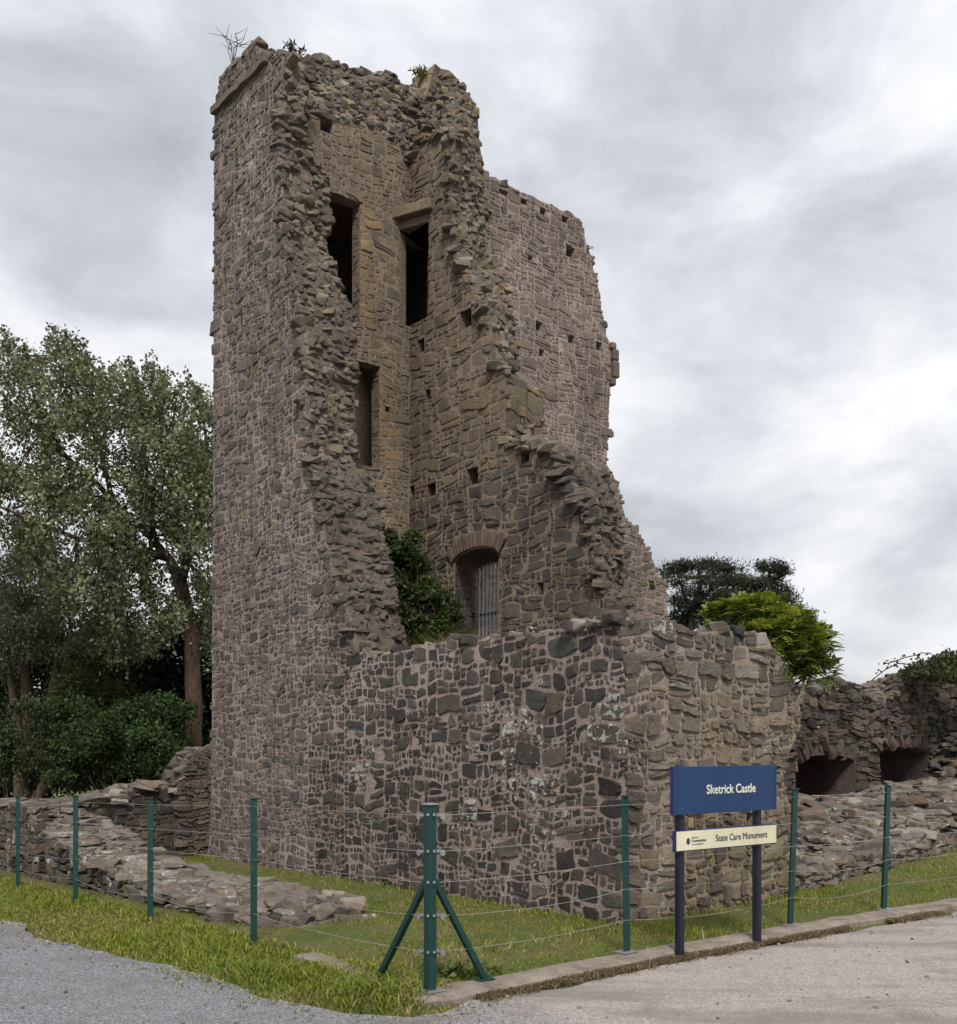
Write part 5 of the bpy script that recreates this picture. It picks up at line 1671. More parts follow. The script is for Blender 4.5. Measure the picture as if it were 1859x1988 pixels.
# big grey-leaved tree, left
DT = 22.0
def build_poplar():
    base = at(374, 1490, DT)
    base.z = -0.4
    t = thing('poplar_tree', 'large grey-green leafy tree with leaning forked trunk left of the tower', 'tree', base)
    o_ = Vector(base)
    rel = lambda px, py, d=0.0: at(px, py, DT + d) - o_
    b = Buf()
    limb(b, [Vector((0, 0, -0.3)), rel(376, 1420), rel(376, 1330), rel(372, 1240), rel(358, 1165), rel(345, 1115)], 0.23, 0.15, 9, 0.05)
    LB = {
        'a': [rel(352, 1140), rel(330, 1085, .1), rel(290, 1040, .3), rel(250, 1005, .3), rel(190, 940, .5), rel(120, 880, .4), rel(40, 800, .2), rel(-40, 720)],
        'b': [rel(350, 1135), rel(372, 1060, -.4), rel(392, 960, -.6), rel(402, 860, -.4), rel(390, 770, -.2)],
        'c': [rel(300, 1050, .2), rel(290, 960, -.8), rel(280, 860, -1.2), rel(255, 760, -1.2)],
        'd': [rel(325, 1085, .1), rel(240, 1060, -.6), rel(150, 1045, -1.0), rel(40, 1000, -1.2), rel(-60, 960, -1.2)],
        'e': [rel(220, 975, .4), rel(190, 860, 1.2), rel(150, 760, 1.4), rel(130, 690, 1.4)],
        'f': [rel(120, 880, .4), rel(70, 780, -.3), rel(40, 690, -.5)],
        'g': [rel(362, 1190), rel(330, 1160, .5), rel(270, 1140, .8), rel(190, 1130, .8)],
        'h': [rel(385, 1000, -.6), rel(420, 930, -.3), rel(440, 850, 0)],
        'i': [rel(290, 960, -.8), rel(330, 880, -.5), rel(340, 790, -.4)],
    }
    nodes_ = []
    for k, pts in LB.items():
        limb(b, pts, 0.115 if k in 'ab' else 0.07, 0.018, 6, 0.05)
        nodes_ += [Vector(q) for q in resample([tuple(p) for p in pts], 0.25)[2:]]
    crown = [(-150, 640), (5, 640), (40, 672), (60, 700), (85, 668), (110, 634), (150, 648), (178, 680), (205, 725), (225, 715), (250, 692), (285, 702), (318, 712), (335, 765), (355, 728), (385, 748), (418, 795), (440, 900), (440, 1200), (425, 1290), (395, 1260), (398, 1180), (362, 1150), (350, 1200), (320, 1240), (270, 1250), (200, 1260), (130, 1220), (80, 1120), (25, 1030), (-150, 1000)]
    pts, cols, tw = [], [], 0
    while tw < 1180:
        x, y = random.uniform(-140, 440), random.uniform(630, 1290)
        if not inside(crown, x, y): continue
        if math.hypot((x - 292) / 26, (y - 1042) / 26) < 1 or math.hypot((x - 325) / 22, (y - 1140) / 30) < 1: continue
        if mnoise.noise((x * 0.017, y * 0.017, 4.0)) < -0.10: continue
        if x < 130 and y < 900 and random.random() < 0.38: continue
        if y < 780 and random.random() < 0.45: continue
        tw += 1
        p = rel(x, y, random.gauss(0, 1.1))
        nd = min(nodes_, key=lambda q: (q - p).length_squared)
        L = random.uniform(0.35, 0.8)
        d = Vector((random.gauss(-0.12, 0.35), random.gauss(0, 0.35), 0.8 + random.gauss(0, 0.3))).normalized()
        a = p - d * L * 0.8
        if tw % 2 == 0 and (nd - a).length < 2.2:
            v, f = tube([nd, nd.lerp(a, 0.5) + Vector((0, 0, 0.06)), a], [0.014, 0.010, 0.006], 4, False)
            b.add(v, f)
        v, f = tube([a, p + d * 0.05], [0.006, 0.003], 3, False)
        b.add(v, f)
        m = random.randint(34, 62)
        s = rng.random(m)
        spread = 0.13 * (1.15 - s * 0.75)
        q = np.array(a)[None] + np.array(d)[None] * (s * L * 1.25)[:, None] + rng.normal(size=(m, 3)) * spread[:, None]
        pts.append(q)
        cc = pick([(0.098, 0.112, 0.060), (0.082, 0.096, 0.046), (0.145, 0.158, 0.112), (0.060, 0.072, 0.034), (0.118, 0.132, 0.070)], m)
        cols.append(cc * (random.uniform(0.75, 1.2) if random.random() < 0.5 else random.uniform(1.3, 2.0)))
    for (x0, y0, x1, y1) in [(0, 740, -14, 640), (40, 760, 28, 655), (60, 720, 45, 672), (130, 730, 105, 634), (150, 740, 128, 640), (160, 760, 165, 662), (185, 780, 172, 690), (235, 780, 222, 712), (262, 790, 250, 692), (275, 780, 262, 715), (305, 790, 292, 702), (315, 800, 312, 715), (350, 820, 352, 742), (378, 830, 366, 730), (390, 830, 384, 752), (412, 860, 414, 790), (90, 760, 80, 690), (20, 720, 10, 650), (-40, 740, -60, 640), (205, 800, 200, 735)]:
        dd0 = random.gauss(0, 0.6)
        a, e_ = rel(x0, y0 + 30, dd0), rel(x1, y1, dd0)
        v, f = tube([a, e_], [0.014, 0.004], 4, False)
        b.add(v, f)
        m = 190
        q = rng.random(m)
        pts.append(np.array(a)[None] + np.array(e_ - a)[None] * (q * 1.0)[:, None] + rng.normal(size=(m, 3)) * (0.15 * (1.1 - 0.85 * q))[:, None])
        cols.append(pick([(0.12, 0.132, 0.09), (0.10, 0.115, 0.065), (0.16, 0.17, 0.13)], m) * random.uniform(0.9, 1.2))
    buf_obj('trunk', b, M['bark'], t, True)
    P, Cc = np.concatenate(pts), np.concatenate(cols)
    obj('crown', leaf_mesh('crown', P, 0.088, Cc, 0.75, 0.25), M['leaf'], t)
build_poplar()

def shrub(name, label, px, py, depth, blobs, n, leaf, cols, cat='shrub', group=None, stem=True, aspect=0.5, mat='leaf', zbase=None):
    """blobs: (px, py, rx, ry, depth offset) in sheet units at the given depth"""
    base = at(px, py, depth)
    base.z = zbase if zbase is not None else gz(base.x, base.y)
    t = thing(name, label, cat, base, 0, group)
    k = depth / FPX
    pts, cc = [], []
    tot = sum(bl[2] * bl[3] for bl in blobs)
    b = Buf()
    for (bx, by, rx, ry, dd_) in blobs:
        c = at(bx, by, depth + dd_) - base
        m = int(n * rx * ry / tot)
        # lumps inside the blob
        sub = max(10, int(rx * ry * k * k * 34))
        ctr = ell_points(c, (rx * k * 0.8, min(rx, ry) * k * 0.8, ry * k * 0.8), sub, 0.5)
        sel = rng.integers(0, sub, m)
        r = min(0.30 * min(rx, ry) * k, 0.32)
        q = ctr[sel] + rng.normal(size=(m, 3)) * np.array([r, r, r * 0.8]) * 0.62
        pts.append(q)
        shade = rng.uniform(0.65, 1.25, sub)
        cc.append(pick(cols, m) * shade[sel][:, None])
        if stem and 'tree' in name:
            v, f = tube([(0, 0, -0.2), c * 0.5 + Vector((0.1, 0.05, 0.0)), c], [0.16, 0.11, 0.05], 6, False)
            b.add(v, f)
        elif stem:
            for j in range(min(sub, 3)):
                v, f = tube([(0, 0, -0.1), (Vector(ctr[j]) * 0.5 + Vector((0.05, 0.03, -0.1))), Vector(ctr[j])], [0.012, 0.010, 0.005], 5, False)
                b.add(v, f)
    if stem: buf_obj('stems', b, M['bark'], t, True)
    obj('crown' if 'tree' in name else 'foliage', leaf_mesh('foliage', np.concatenate(pts), leaf, np.concatenate(cc), aspect, 0.3), M[mat], t)
    return t
DK = [(0.030, 0.056, 0.016), (0.042, 0.074, 0.020), (0.020, 0.036, 0.012), (0.060, 0.092, 0.026)]
MD = [(0.035, 0.058, 0.016), (0.026, 0.046, 0.012), (0.05, 0.07, 0.018), (0.018, 0.034, 0.010)]
SILV = [(0.15, 0.165, 0.125), (0.11, 0.125, 0.088), (0.21, 0.225, 0.18), (0.07, 0.085, 0.05)]
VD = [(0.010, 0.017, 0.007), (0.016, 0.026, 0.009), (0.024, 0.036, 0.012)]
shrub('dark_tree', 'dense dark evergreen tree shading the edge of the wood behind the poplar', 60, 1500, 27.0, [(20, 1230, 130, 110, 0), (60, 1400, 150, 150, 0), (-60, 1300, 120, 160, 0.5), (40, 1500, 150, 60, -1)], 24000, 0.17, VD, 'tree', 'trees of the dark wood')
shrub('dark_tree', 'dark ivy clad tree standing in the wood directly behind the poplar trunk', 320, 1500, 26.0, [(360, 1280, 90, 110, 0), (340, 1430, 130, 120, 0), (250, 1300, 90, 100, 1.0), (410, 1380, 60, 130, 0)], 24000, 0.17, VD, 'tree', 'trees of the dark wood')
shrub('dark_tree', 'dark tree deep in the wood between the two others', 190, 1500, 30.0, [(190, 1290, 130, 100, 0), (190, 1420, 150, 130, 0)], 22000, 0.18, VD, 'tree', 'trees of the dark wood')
shrub('silver_tree', 'silvery grey-green bushy tree at the left frame edge below the poplar', 40, 1500, 24.0, [(40, 1130, 110, 80, 0), (120, 1230, 110, 70, -0.4), (10, 1250, 80, 90, -0.4), (240, 1235, 90, 60, -0.8)], 16000, 0.085, SILV, 'tree')
shrub('olive_shrub', 'yellow-green shrub showing in a gap of the dark wood', 180, 1500, 23.0, [(180, 1330, 90, 75, 0), (230, 1400, 70, 80, 0), (120, 1400, 60, 70, 0.3)], 9000, 0.085, [(0.045, 0.058, 0.012), (0.06, 0.07, 0.014), (0.025, 0.035, 0.008)], 'shrub')
shrub('laurel_shrub', 'glossy dark green laurel bush growing behind the low ruined walls', 240, 1520, 20.0, [(230, 1450, 120, 70, 0), (310, 1475, 70, 60, 0), (150, 1480, 90, 60, 0.2), (330, 1400, 60, 60, 0.8), (270, 1385, 70, 50, 1.2), (130, 1400, 80, 60, 1.2)], 24000, 0.085, DK, 'shrub')
shrub('bramble_shrub', 'loose grey-green bramble thicket at the far left of the ruined wall', 20, 1540, 19.0, [(25, 1460, 60, 80, 0), (80, 1500, 60, 50, 0), (-30, 1480, 60, 90, 0), (60, 1400, 60, 60, 1.0)], 12000, 0.07, MD + SILV[3:], 'shrub')

# bush inside the collapsed chamber
pb = l2w(1.75, 5.0, 2.4)
kpx = lambda p: (CX + FPX * p.x / p.y, HZ - FPX * (p.z - CAMZ) / p.y)
shrub('chamber_shrub', 'dark green bush growing inside the collapsed chamber of the tower', 812, 1255, pb.y, [(778, 1068, 42, 58, 0), (815, 1120, 54, 62, 0), (838, 1185, 54, 66, -0.1), (808, 1225, 72, 50, -0.1), (772, 1150, 46, 90, 0), (850, 1235, 44, 40, -0.2)], 26000, 0.06, [(0.03, 0.05, 0.012), (0.04, 0.062, 0.014), (0.02, 0.034, 0.010), (0.055, 0.075, 0.018)], 'shrub', zbase=2.4)

# elder on the torn end of the north wall
pe = l2w(2.55, 0.25, 2.0)
GN = [(0.18, 0.22, 0.030), (0.24, 0.27, 0.045), (0.115, 0.155, 0.024), (0.29, 0.30, 0.07), (0.055, 0.08, 0.016)]
def build_elder():
    base = Vector((pe.x, pe.y, 2.2))
    t = thing('elder_bush', 'bright yellow-green bush spilling over the broken end of the north wall', 'bush', base)
    blobs = [(1400, 1184, 20, 12, 0.5), (1448, 1180, 40, 24, 0.3), (1498, 1190, 42, 28, 0.2), (1535, 1222, 48, 40, 0), (1572, 1258, 40, 44, 0), (1585, 1300, 32, 26, 0), (1545, 1278, 40, 36, -0.1), (1500, 1226, 44, 20, -0.1), (1378, 1196, 18, 10, 0.5), (1590, 1240, 22, 20, 0.1)]
    k = pe.y / FPX
    b = Buf()
    pts, cc, sz = [], [], []
    for (x, y, rx, ry, d) in blobs:
        c = at(x, y, pe.y + d) - base
        for _ in range(int(rx * ry * 0.095) + 10):
            q = ell_points(c, (rx * k, min(rx, ry) * k, ry * k), 1, 0.2)[0]
            o_ = Vector(q) - c
            ax = (Vector((o_.x * 1.2, o_.y * 1.2 - 0.05, o_.z + 0.10)) + Vector(rng.normal(size=3) * 0.12)).normalized()
            L = random.uniform(0.13, 0.22)
            sd = ax.cross(Vector((0, 0, 1))).normalized()
            upv = sd.cross(ax)
            base_col = np.array(random.choice(GN)) * random.uniform(0.8, 1.15)
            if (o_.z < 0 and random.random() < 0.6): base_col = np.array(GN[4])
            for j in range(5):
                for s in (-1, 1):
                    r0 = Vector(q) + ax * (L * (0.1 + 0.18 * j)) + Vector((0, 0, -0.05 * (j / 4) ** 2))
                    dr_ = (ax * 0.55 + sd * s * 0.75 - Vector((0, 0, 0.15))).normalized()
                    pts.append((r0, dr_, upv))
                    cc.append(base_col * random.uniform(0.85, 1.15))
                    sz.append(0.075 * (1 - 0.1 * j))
        v, f = tube([(0, 0, -0.4), c * 0.5 + Vector((0, 0, -0.1)), c], [0.028, 0.016, 0.006], 5, False)
        b.add(v, f)
    V, C = [], []
    for (p, d, u), c, s in zip(pts, cc, sz):
        w = d.cross(u).normalized() * s * 0.24
        n_ = d.cross(w).normalized() * s * 0.06
        V += [p, p + d * s * 0.45 + w + n_, p + d * s - Vector((0, 0, s * 0.12)), p + d * s * 0.45 - w + n_]
        C += [(*c, 1)] * 4
    i = np.arange(len(pts)) * 4
    F = np.stack([i, i + 1, i + 2, i + 3], 1)
    buf_obj('stems', b, M['bark'], t, True)
    obj('foliage', np_mesh('foliage', np.array([tuple(x) for x in V]), F, np.array(C)), M['leaf'], t)
build_elder()

# pines beyond the castle
def pine(label, bx, depth, trunk, plates, n, grp):
    base = at(bx, 1470, depth)
    base.z = -0.3
    t = thing('pine_tree', label, 'tree', base, 0, grp)
    b = Buf()
    rel = lambda px, py, d=0.0: at(px, py, depth + d) - base
    tp = [rel(*q) for q in trunk]
    limb(b, [Vector((0, 0, -0.2))] + tp, 0.42, 0.10, 7, 0.1)
    k = depth / FPX
    pts, cc = [], []
    tot = sum(p[2] * p[3] for p in plates)
    for (x, y, rx, ry) in plates:
        d0 = random.gauss(0, 1.2)
        c = rel(x, y, d0)
        src = min(tp, key=lambda q: (q - c).length + (3 if q.z > c.z else 0))
        v, f = tube([src, src.lerp(c, 0.55) + Vector((0, 0, -0.25)), c], [0.13, 0.09, 0.04], 5, False)
        b.add(v, f)
        m = int(n * rx * ry / tot)
        sub = max(5, int(rx * ry / 26))
        ctr = ell_points(c, (rx * k, rx * k * 0.8, ry * k), sub, 0.25)
        for j in range(min(sub, 9)):
            v, f = tube([c, (c + Vector(ctr[j])) / 2 + Vector((0, 0, -0.1)), Vector(ctr[j])], [0.04, 0.03, 0.012], 4, False)
            b.add(v, f)
        sel = rng.integers(0, sub, m)
        r = rng.normal(size=(m, 3)) * np.array([0.20, 0.20, 0.12])
        pts.append(ctr[sel] + r)
        sh = rng.uniform(0.6, 1.35, sub)
        cc.append(pick([(0.026, 0.036, 0.018), (0.036, 0.046, 0.022), (0.018, 0.026, 0.014)], m) * sh[sel][:, None])
    buf_obj('trunk', b, M['pine_bark'], t, True)
    obj('crown', leaf_mesh('crown', np.concatenate(pts), 0.24, np.concatenate(cc), 0.22, -0.25), M['needle'], t)
pine('broad dark pine with bare lower limbs showing behind the tower wall', 1345, 58.0, [(1345, 1330), (1340, 1250), (1345, 1180), (1365, 1120)], [(1310, 1108, 38, 14), (1355, 1100, 46, 15), (1405, 1102, 44, 14), (1430, 1125, 40, 14), (1320, 1128, 40, 8), (1390, 1128, 50, 13), (1370, 1152, 60, 14), (1420, 1165, 50, 16), (1325, 1170, 40, 12), (1335, 1195, 44, 14), (1390, 1190, 60, 18), (1440, 1195, 50, 18), (1330, 1215, 40, 12), (1400, 1215, 60, 14)], 17000, 'pines beyond the castle')
pine('dark pine with stepped drooping boughs above the bright green bush', 1500, 58.0, [(1500, 1330), (1500, 1250), (1495, 1180), (1495, 1120)], [(1495, 1104, 38, 12), (1525, 1112, 22, 8), (1460, 1135, 38, 12), (1500, 1130, 36, 11), (1510, 1152, 34, 11), (1480, 1165, 44, 14), (1535, 1165, 18, 7), (1530, 1195, 44, 14), (1565, 1195, 22, 10), (1560, 1220, 34, 12), (1585, 1236, 18, 8), (1575, 1262, 24, 9), (1470, 1190, 50, 16), (1500, 1215, 60, 18), (1545, 1245, 40, 14), (1455, 1155, 34, 12), (1590, 1275, 18, 8)], 17000, 'pines beyond the castle')

# ivy and bramble on the right-hand ruin
def build_ivy():
    c0 = at(1830, 1300, 17.6)
    t = thing('trailing_ivy', 'trailing dark ivy with thin bare runners over the recessed ruined wall', 'ivy', c0)
    b = Buf()
    rel = lambda px, py, d=0.0: at(px, py, 17.6 + d) - c0
    runs = [[(1790, 1300), (1765, 1290), (1745, 1288), (1720, 1300), (1692, 1322)], [(1800, 1290), (1780, 1272), (1760, 1276), (1735, 1285), (1715, 1290)], [(1830, 1285), (1806, 1268), (1788, 1268)], [(1850, 1285), (1835, 1262), (1845, 1258)]]
    pts = []
    for r_ in runs:
        q = resample([tuple(rel(*p)) for p in r_], 0.05)
        v, f = tube(q, 0.009, 4, False)
        b.add(v, f)
        for p in q[::2]: pts.append(np.array(p)[None] + rng.normal(size=(3, 3)) * 0.035)
    buf_obj('runners', b, M['bark'], t)
    for (x, y, rx, ry, d, n) in ((1810, 1295, 46, 13, -0.2, 1000), (1850, 1284, 44, 20, -0.2, 1500), (1780, 1308, 30, 10, -0.3, 500), (1845, 1310, 40, 16, -0.6, 800), (1900, 1285, 50, 24, -0.2, 1200)):
        pts.append(ell_points(rel(x, y, d), (rx * 17.6 / FPX, 0.5, ry * 17.6 / FPX), n, 0.2))
    P = np.concatenate(pts)
    obj('foliage', leaf_mesh('foliage', P, 0.06, pick([(0.045, 0.055, 0.022), (0.03, 0.042, 0.016), (0.075, 0.075, 0.032)], len(P)), 0.8, 0.1), M['leaf'], t)
build_ivy()

# small plants on the wall tops
def sprig(name, label, root, stems, leaf, n, cols, dry=False, aspect=0.3):
    t = thing(name, label, 'plant', root)
    b = Buf()
    pts = []
    for s in stems:
        tip = Vector(s)
        mid = tip * 0.5 + Vector((random.gauss(0, 0.03), 0, 0.03))
        v, f = tube([(0, 0, -0.1), mid, tip], [0.010, 0.007, 0.004], 4, False)
        b.add(v, f)
        for _ in range(n):
            q = random.uniform(0.25, 1.0)
            pts.append(np.array(mid * (q * 2) if q < 0.5 else mid.lerp(tip, q * 2 - 1)))
        if dry:
            for _ in range(5):
                q = random.uniform(0.4, 1)
                a = tip * q
                v, f = tube([a, a + Vector((random.gauss(0, 0.12), random.gauss(0, 0.1), random.uniform(0.03, 0.16)))], [0.006, 0.003], 3, False)
                b.add(v, f)
    buf_obj('stems', b, M['bark'], t)
    P = np.array(pts)
    obj('foliage', leaf_mesh('foliage', P, leaf, pick(cols, len(P)), aspect, -0.3), M['leaf'], t)
def castle_pt(px, py, plane, val):
    if plane == 'x':
        y, z = on_x(px, py, val)
        return l2w(val, y, z)
    x, z = on_y(px, py, val)
    return l2w(x, val, z)
sprig('dry_weed', 'thin bare twiggy weed on the far top corner of the tower', castle_pt(452, 116, 'x', 0.2), [(-0.10, 0, 0.38), (0.04, 0, 0.42), (0.16, 0, 0.30), (-0.04, 0, 0.25)], 0.03, 3, [(0.06, 0.06, 0.03)], True)
sprig('valerian_plant', 'upright leafy weed with spiky heads on the tower top beside the parapet', castle_pt(566, 124, 'x', 0.45), [(-0.09, 0, 0.30), (0.02, 0, 0.32), (0.05, 0, 0.24), (0.20, 0, 0.22), (-0.02, 0, 0.2)], 0.09, 22, [(0.05, 0.055, 0.035), (0.07, 0.07, 0.05), (0.045, 0.04, 0.05)])
sprig('wallflower_plant', 'tufted yellow-green weed near the middle of the tower top', castle_pt(815, 158, 'y', 6.6), [(-0.12, 0, 0.18), (0.0, 0, 0.22), (0.1, 0, 0.2), (0.16, 0, 0.12), (-0.05, 0, 0.15), (0.06, 0, 0.12)], 0.08, 26, [(0.13, 0.14, 0.03), (0.09, 0.105, 0.025), (0.18, 0.17, 0.04)])
sprig('wall_weed', 'tiny dark weed sprouting from the right edge of the far wall', castle_pt(1140, 484, 'y', YB), [(0.08, 0, 0.05), (0.12, 0, 0.0), (0.03, 0, 0.08)], 0.05, 9, [(0.05, 0.055, 0.025)])
sprig('hole_weed', 'small green weed growing in a putlog hole low on the far wall', castle_pt(1266, 1142, 'y', YB + 0.03), [(0.0, -0.06, 0.08), (0.04, -0.08, 0.02), (-0.03, -0.07, 0.04)], 0.07, 16, [(0.08, 0.11, 0.02)])

# ------------------------------------------------------------------ grass
def blades(name, P, H, lean, cols, width=0.006, label=None):
    n = len(P)
    a = rng.uniform(0, 2 * np.pi, n)
    side = np.stack([np.cos(a), np.sin(a), np.zeros(n)], 1)
    b = rng.uniform(0, 2 * np.pi, n)
    bend = np.stack([np.cos(b), np.sin(b), np.zeros(n)], 1) * (lean * rng.uniform(0.2, 1.4, n) * H)[:, None]
    up_ = np.zeros((n, 3))
    up_[:, 2] = H
    w = (width * rng.uniform(0.7, 1.3, n))[:, None]
    m = P + up_ * 0.55 + bend * 0.3
    tip = P + up_ * (1 - 0.3 * lean) + bend
    V = np.stack([P - side * w, P + side * w, m + side * w * 0.75, m - side * w * 0.75, tip], 1).reshape(-1, 3)
    i = np.arange(n) * 5
    T = np.concatenate([np.stack([i, i + 1, i + 2], 1), np.stack([i, i + 2, i + 3], 1), np.stack([i + 3, i + 2, i + 4], 1)], 0)
    C = np.concatenate([cols * np.clip(rng.normal(1, 0.18, n), 0.5, 1.6)[:, None], np.ones((n, 1))], 1)
    o = obj(name, np_mesh(name, V, T, np.repeat(C, 5, axis=0)), M['grass_blade'])
    o['kind'] = 'stuff'
    if label:
        o['label'] = label
        o['category'] = 'grass'
    return o
GREEN = [(0.140, 0.175, 0.020), (0.175, 0.200, 0.024), (0.22, 0.222, 0.034), (0.10, 0.140, 0.017)]
STRAW = [(0.25, 0.20, 0.085), (0.20, 0.17, 0.055), (0.32, 0.26, 0.13), (0.15, 0.14, 0.04)]
def sample(n, x0, x1, y0, y1):
    return rng.uniform(x0, x1, n), rng.uniform(y0, y1, n)
def loc(X, Y):
    dx, dy = X - CC.x, Y - CC.y
    return dx * VX.x + dy * VX.y, dx * UY.x + dy * UY.y
def lawn():
    X, Y = sample(520000, -9.5, 9.5, 5.6, 17.5)
    Z, d = ground_z(X, Y)
    xl, yl = loc(X, Y)
    # lawn inside the fence: between fence line and walls
    in_ = (xl > -2.75) & (yl > -0.86 - 0.075 * np.clip(xl + 1, 0, 20)) & (d > 0.05)
    free = ~((xl > 0) & (yl > -0.02)) | ((xl > 2.5) & (yl < 0.08 + 0.09 * (xl - 2.6)))
    free &= ~((xl > XF + 0.1) & (xl < XBK - 0.05) & (yl > SS[0][0]))
    free &= yl < 8.9
    k = in_ & free & (np.hypot(X, Y) < 17)
    dens = np.clip(1.25 - Y / 16.0, 0.25, 1) 
    patch = fnoise(X, Y, 1.5, 21) + 0.6 * fnoise(X, Y, 4.0, 22)
    k &= rng.random(len(X)) < dens * np.clip(0.75 + 0.9 * patch, 0.22, 1)
    X, Y, Z, patch, xl, yl = X[k], Y[k], Z[k], patch[k], xl[k], yl[k]
    n = len(X)
    near_wall = np.clip(1 - np.minimum(np.abs(xl + 0.0), np.abs(yl)) / 0.4, 0, 1)
    H = rng.uniform(0.014, 0.042, n) * (1 + 1.8 * near_wall) * (0.8 + 0.5 * np.clip(patch, -0.4, 1))
    dry = (rng.random(n) < np.clip(0.16 - 0.7 * patch, 0.03, 0.6))
    # yellower ground in the fenced corner
    dry |= rng.random(n) < 0.30 * np.clip(1 - np.hypot(xl + 1.9, yl + 0.1) / 1.6, 0, 1)
    cols = np.where(dry[:, None], pick(STRAW, n), pick(GREEN, n))
    blades('lawn_grass', np.stack([X, Y, Z - 0.004], 1), H, 0.7, cols, 0.0045, 'short patchy green and straw lawn inside the fence')
    # rough verge outside the fence on the left
    X, Y = sample(420000, -9.5, 0.2, 5.4, 16.0)
    Z, d = ground_z(X, Y)
    xl, yl = loc(X, Y)
    line = np.where(yl > -0.9, -2.80, -2.8)
    k = (xl < -2.72) & (d > -0.45) & (xl > -7.5)
    k |= (xl < -1.9) & (yl < -1.15) & (d > -0.25)
    spill = np.clip(0.16 + 0.5 * fnoise(X, Y, 3.0, 61), 0, 0.5) * np.exp(d / 0.12)
    dens = np.clip(1.35 - Y / 13.0, 0.25, 1) * np.where(d > 0, np.clip(0.35 + d / 0.25, 0.2, 1), spill)
    k &= rng.random(len(X)) < dens
    X, Y, Z, d, xl, yl = X[k], Y[k], Z[k], d[k], xl[k], yl[k]
    patch = fnoise(X, Y, 1.7, 31) + 0.6 * fnoise(X, Y, 5, 32)
    n = len(X)
    tall = np.exp(-((X + 0.95) ** 2 / 0.30 + (Y - 6.35) ** 2 / 0.10)) + 0.75 * np.exp(-((X + 1.75) ** 2 / 0.30 + (Y - 7.1) ** 2 / 0.12))
    H = rng.uniform(0.025, 0.075, n) * np.clip(0.45 + d / 0.45, 0.45, 1.25) * (1 + 0.35 * patch) * (1 + 1.3 * tall)
    dry = (rng.random(n) < np.clip(0.14 - 0.5 * patch + 0.26 * (d < 0.15) + 0.2 * (d < 0) + 0.5 * ((xl > -2.75) | (X > -0.55)) - 0.5 * tall, 0.04, 0.9))
    cols = np.where(dry[:, None], pick(STRAW, n), pick(GREEN, n) * (1 - 0.25 * np.clip(tall, 0, 1))[:, None])
    Z = np.where(d < 0, ROAD_Z, Z - 0.005)
    H = np.where(d < 0, H * 0.7, H)
    blades('verge_grass', np.stack([X, Y, Z], 1), H, 0.85, cols, 0.0055, 'long rough grass verge between the tarmac and the fence')
    # dead grass and litter along the kerb foot
    s = rng.uniform(-2.7, 5.4, 15000)
    off = np.abs(rng.normal(0, 0.06, 15000)) - 0.03
    yk = np.interp(s, [-3, -1, 1, 2.5, 9], [-1.18, -1.20, -1.33, -1.45, -1.95]) - off
    keep = fnoise(s, yk, 3.2, 44) + 0.5 * (s < -1.6) > -0.12
    s, yk = s[keep], yk[keep]
    Xk, Yk = CC.x + VX.x * s + UY.x * yk, CC.y + VX.y * s + UY.y * yk
    blades('dead_grass', np.stack([Xk, Yk, np.full(len(s), ROAD_Z)], 1), rng.uniform(0.015, 0.06, len(s)), 1.6, pick([(0.17, 0.125, 0.075), (0.11, 0.08, 0.05), (0.22, 0.17, 0.10)], len(s)), 0.004, 'brown dead grass along the foot of the kerb')
    # tall dry grass in the chamber and on the break
    n = 4200
    xl = rng.uniform(0.95, 2.3, n)
    yl = rng.uniform(2.6, 5.2, n)
    W = np.stack([CC.x + VX.x * xl + UY.x * yl, CC.y + VX.y * xl + UY.y * yl, np.full(n, 2.40)], 1)
    hh = rng.uniform(0.35, 0.82, n) * np.exp(-((yl - 4.1) / 0.7) ** 2) + 0.14
    blades('chamber_grass', W, hh, 0.8, np.where((rng.random(n) < 0.75)[:, None], pick(STRAW, n), pick(GREEN, n)), 0.006, 'tall dry yellow grass above the low wall inside the tower')
    n = 500
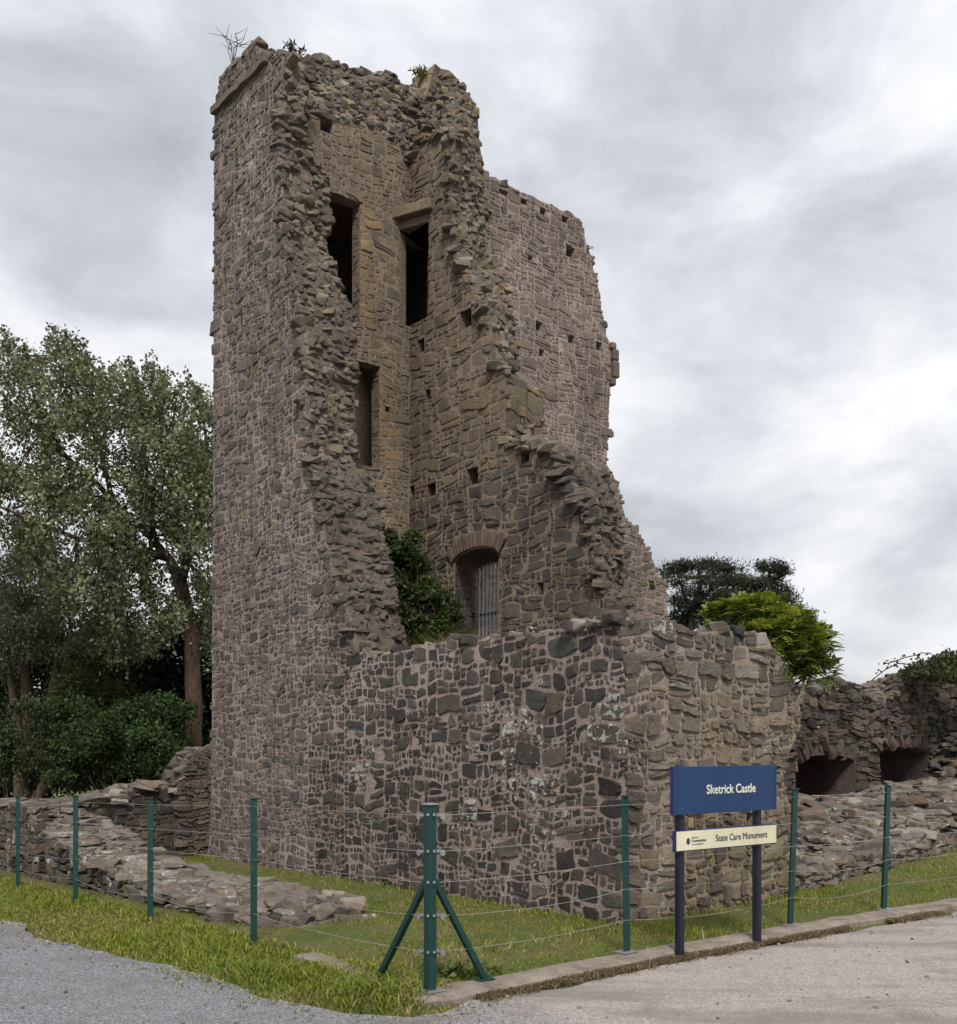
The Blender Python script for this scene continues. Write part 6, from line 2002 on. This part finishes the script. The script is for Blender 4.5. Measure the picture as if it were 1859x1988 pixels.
    xl, yl = rng.uniform(0.1, 0.75, n), rng.normal(4.25, 0.16, n)
    W = np.stack([CC.x + VX.x * xl + UY.x * yl, CC.y + VX.y * xl + UY.y * yl, np.full(n, 2.62)], 1)
    blades('ledge_grass', W, rng.uniform(0.06, 0.22, n), 0.8, np.where((rng.random(n) < 0.5)[:, None], pick(STRAW, n), pick(GREEN, n)), 0.006, 'small dry grass tuft at the foot of the broken west wall')
lawn()
# low broad-leaved weeds behind the corner brace
wp = on_g(893, 1898, 0.0)
P = np.stack([rng.normal(0, 0.13, 260), rng.normal(0.1, 0.05, 260), rng.uniform(0.0, 0.05, 260)], 1)
t = thing('broadleaf_weed', 'low broad-leaved weed patch beside the foot of the corner brace', 'weed', (wp.x, wp.y, 0))
obj('foliage', leaf_mesh('foliage', P, 0.05, pick([(0.10, 0.13, 0.035), (0.07, 0.10, 0.025)], 260), 0.6, 0.0), M['leaf'], t)
b = Buf()
for _ in range(900):
    if random.random() < 0.55:
        q = random.random() * (len(edge) - 9)
        k = int(q)
        ex0, ey0 = edge[k]
        ex1, ey1 = edge[k + 1]
        x, y = lerp(ex0, ex1, q - k) + random.gauss(0, 0.10), lerp(ey0, ey1, q - k) - abs(random.gauss(0, 0.16))
    else: x, y = random.uniform(-4.5, 5.0), random.uniform(5.2, 9.0)
    if poly_sdf(road_poly, np.array([x]), np.array([y]))[0] > -0.02: continue
    L = random.choice((0.012, 0.016, 0.02, 0.028)) * random.uniform(0.7, 1.3)
    v, f = rock((x, y, ROAD_Z + L * 0.2), (L, L * 0.8, L * 0.6), rot3(random.uniform(0, 3)))
    b.add(v, f, (*jit(random.choice([(0.30, 0.28, 0.26), (0.2, 0.2, 0.2), (0.36, 0.33, 0.29), (0.14, 0.13, 0.12)]), 0.2), 0))
o = buf_obj('loose_gravel', b, M['stone'])
o['kind'] = 'stuff'
o['label'] = 'loose gravel chips scattered over the road'
o['category'] = 'gravel'
print('tris', sum(len(o.data.polygons) for o in bpy.data.objects if o.type == 'MESH'))
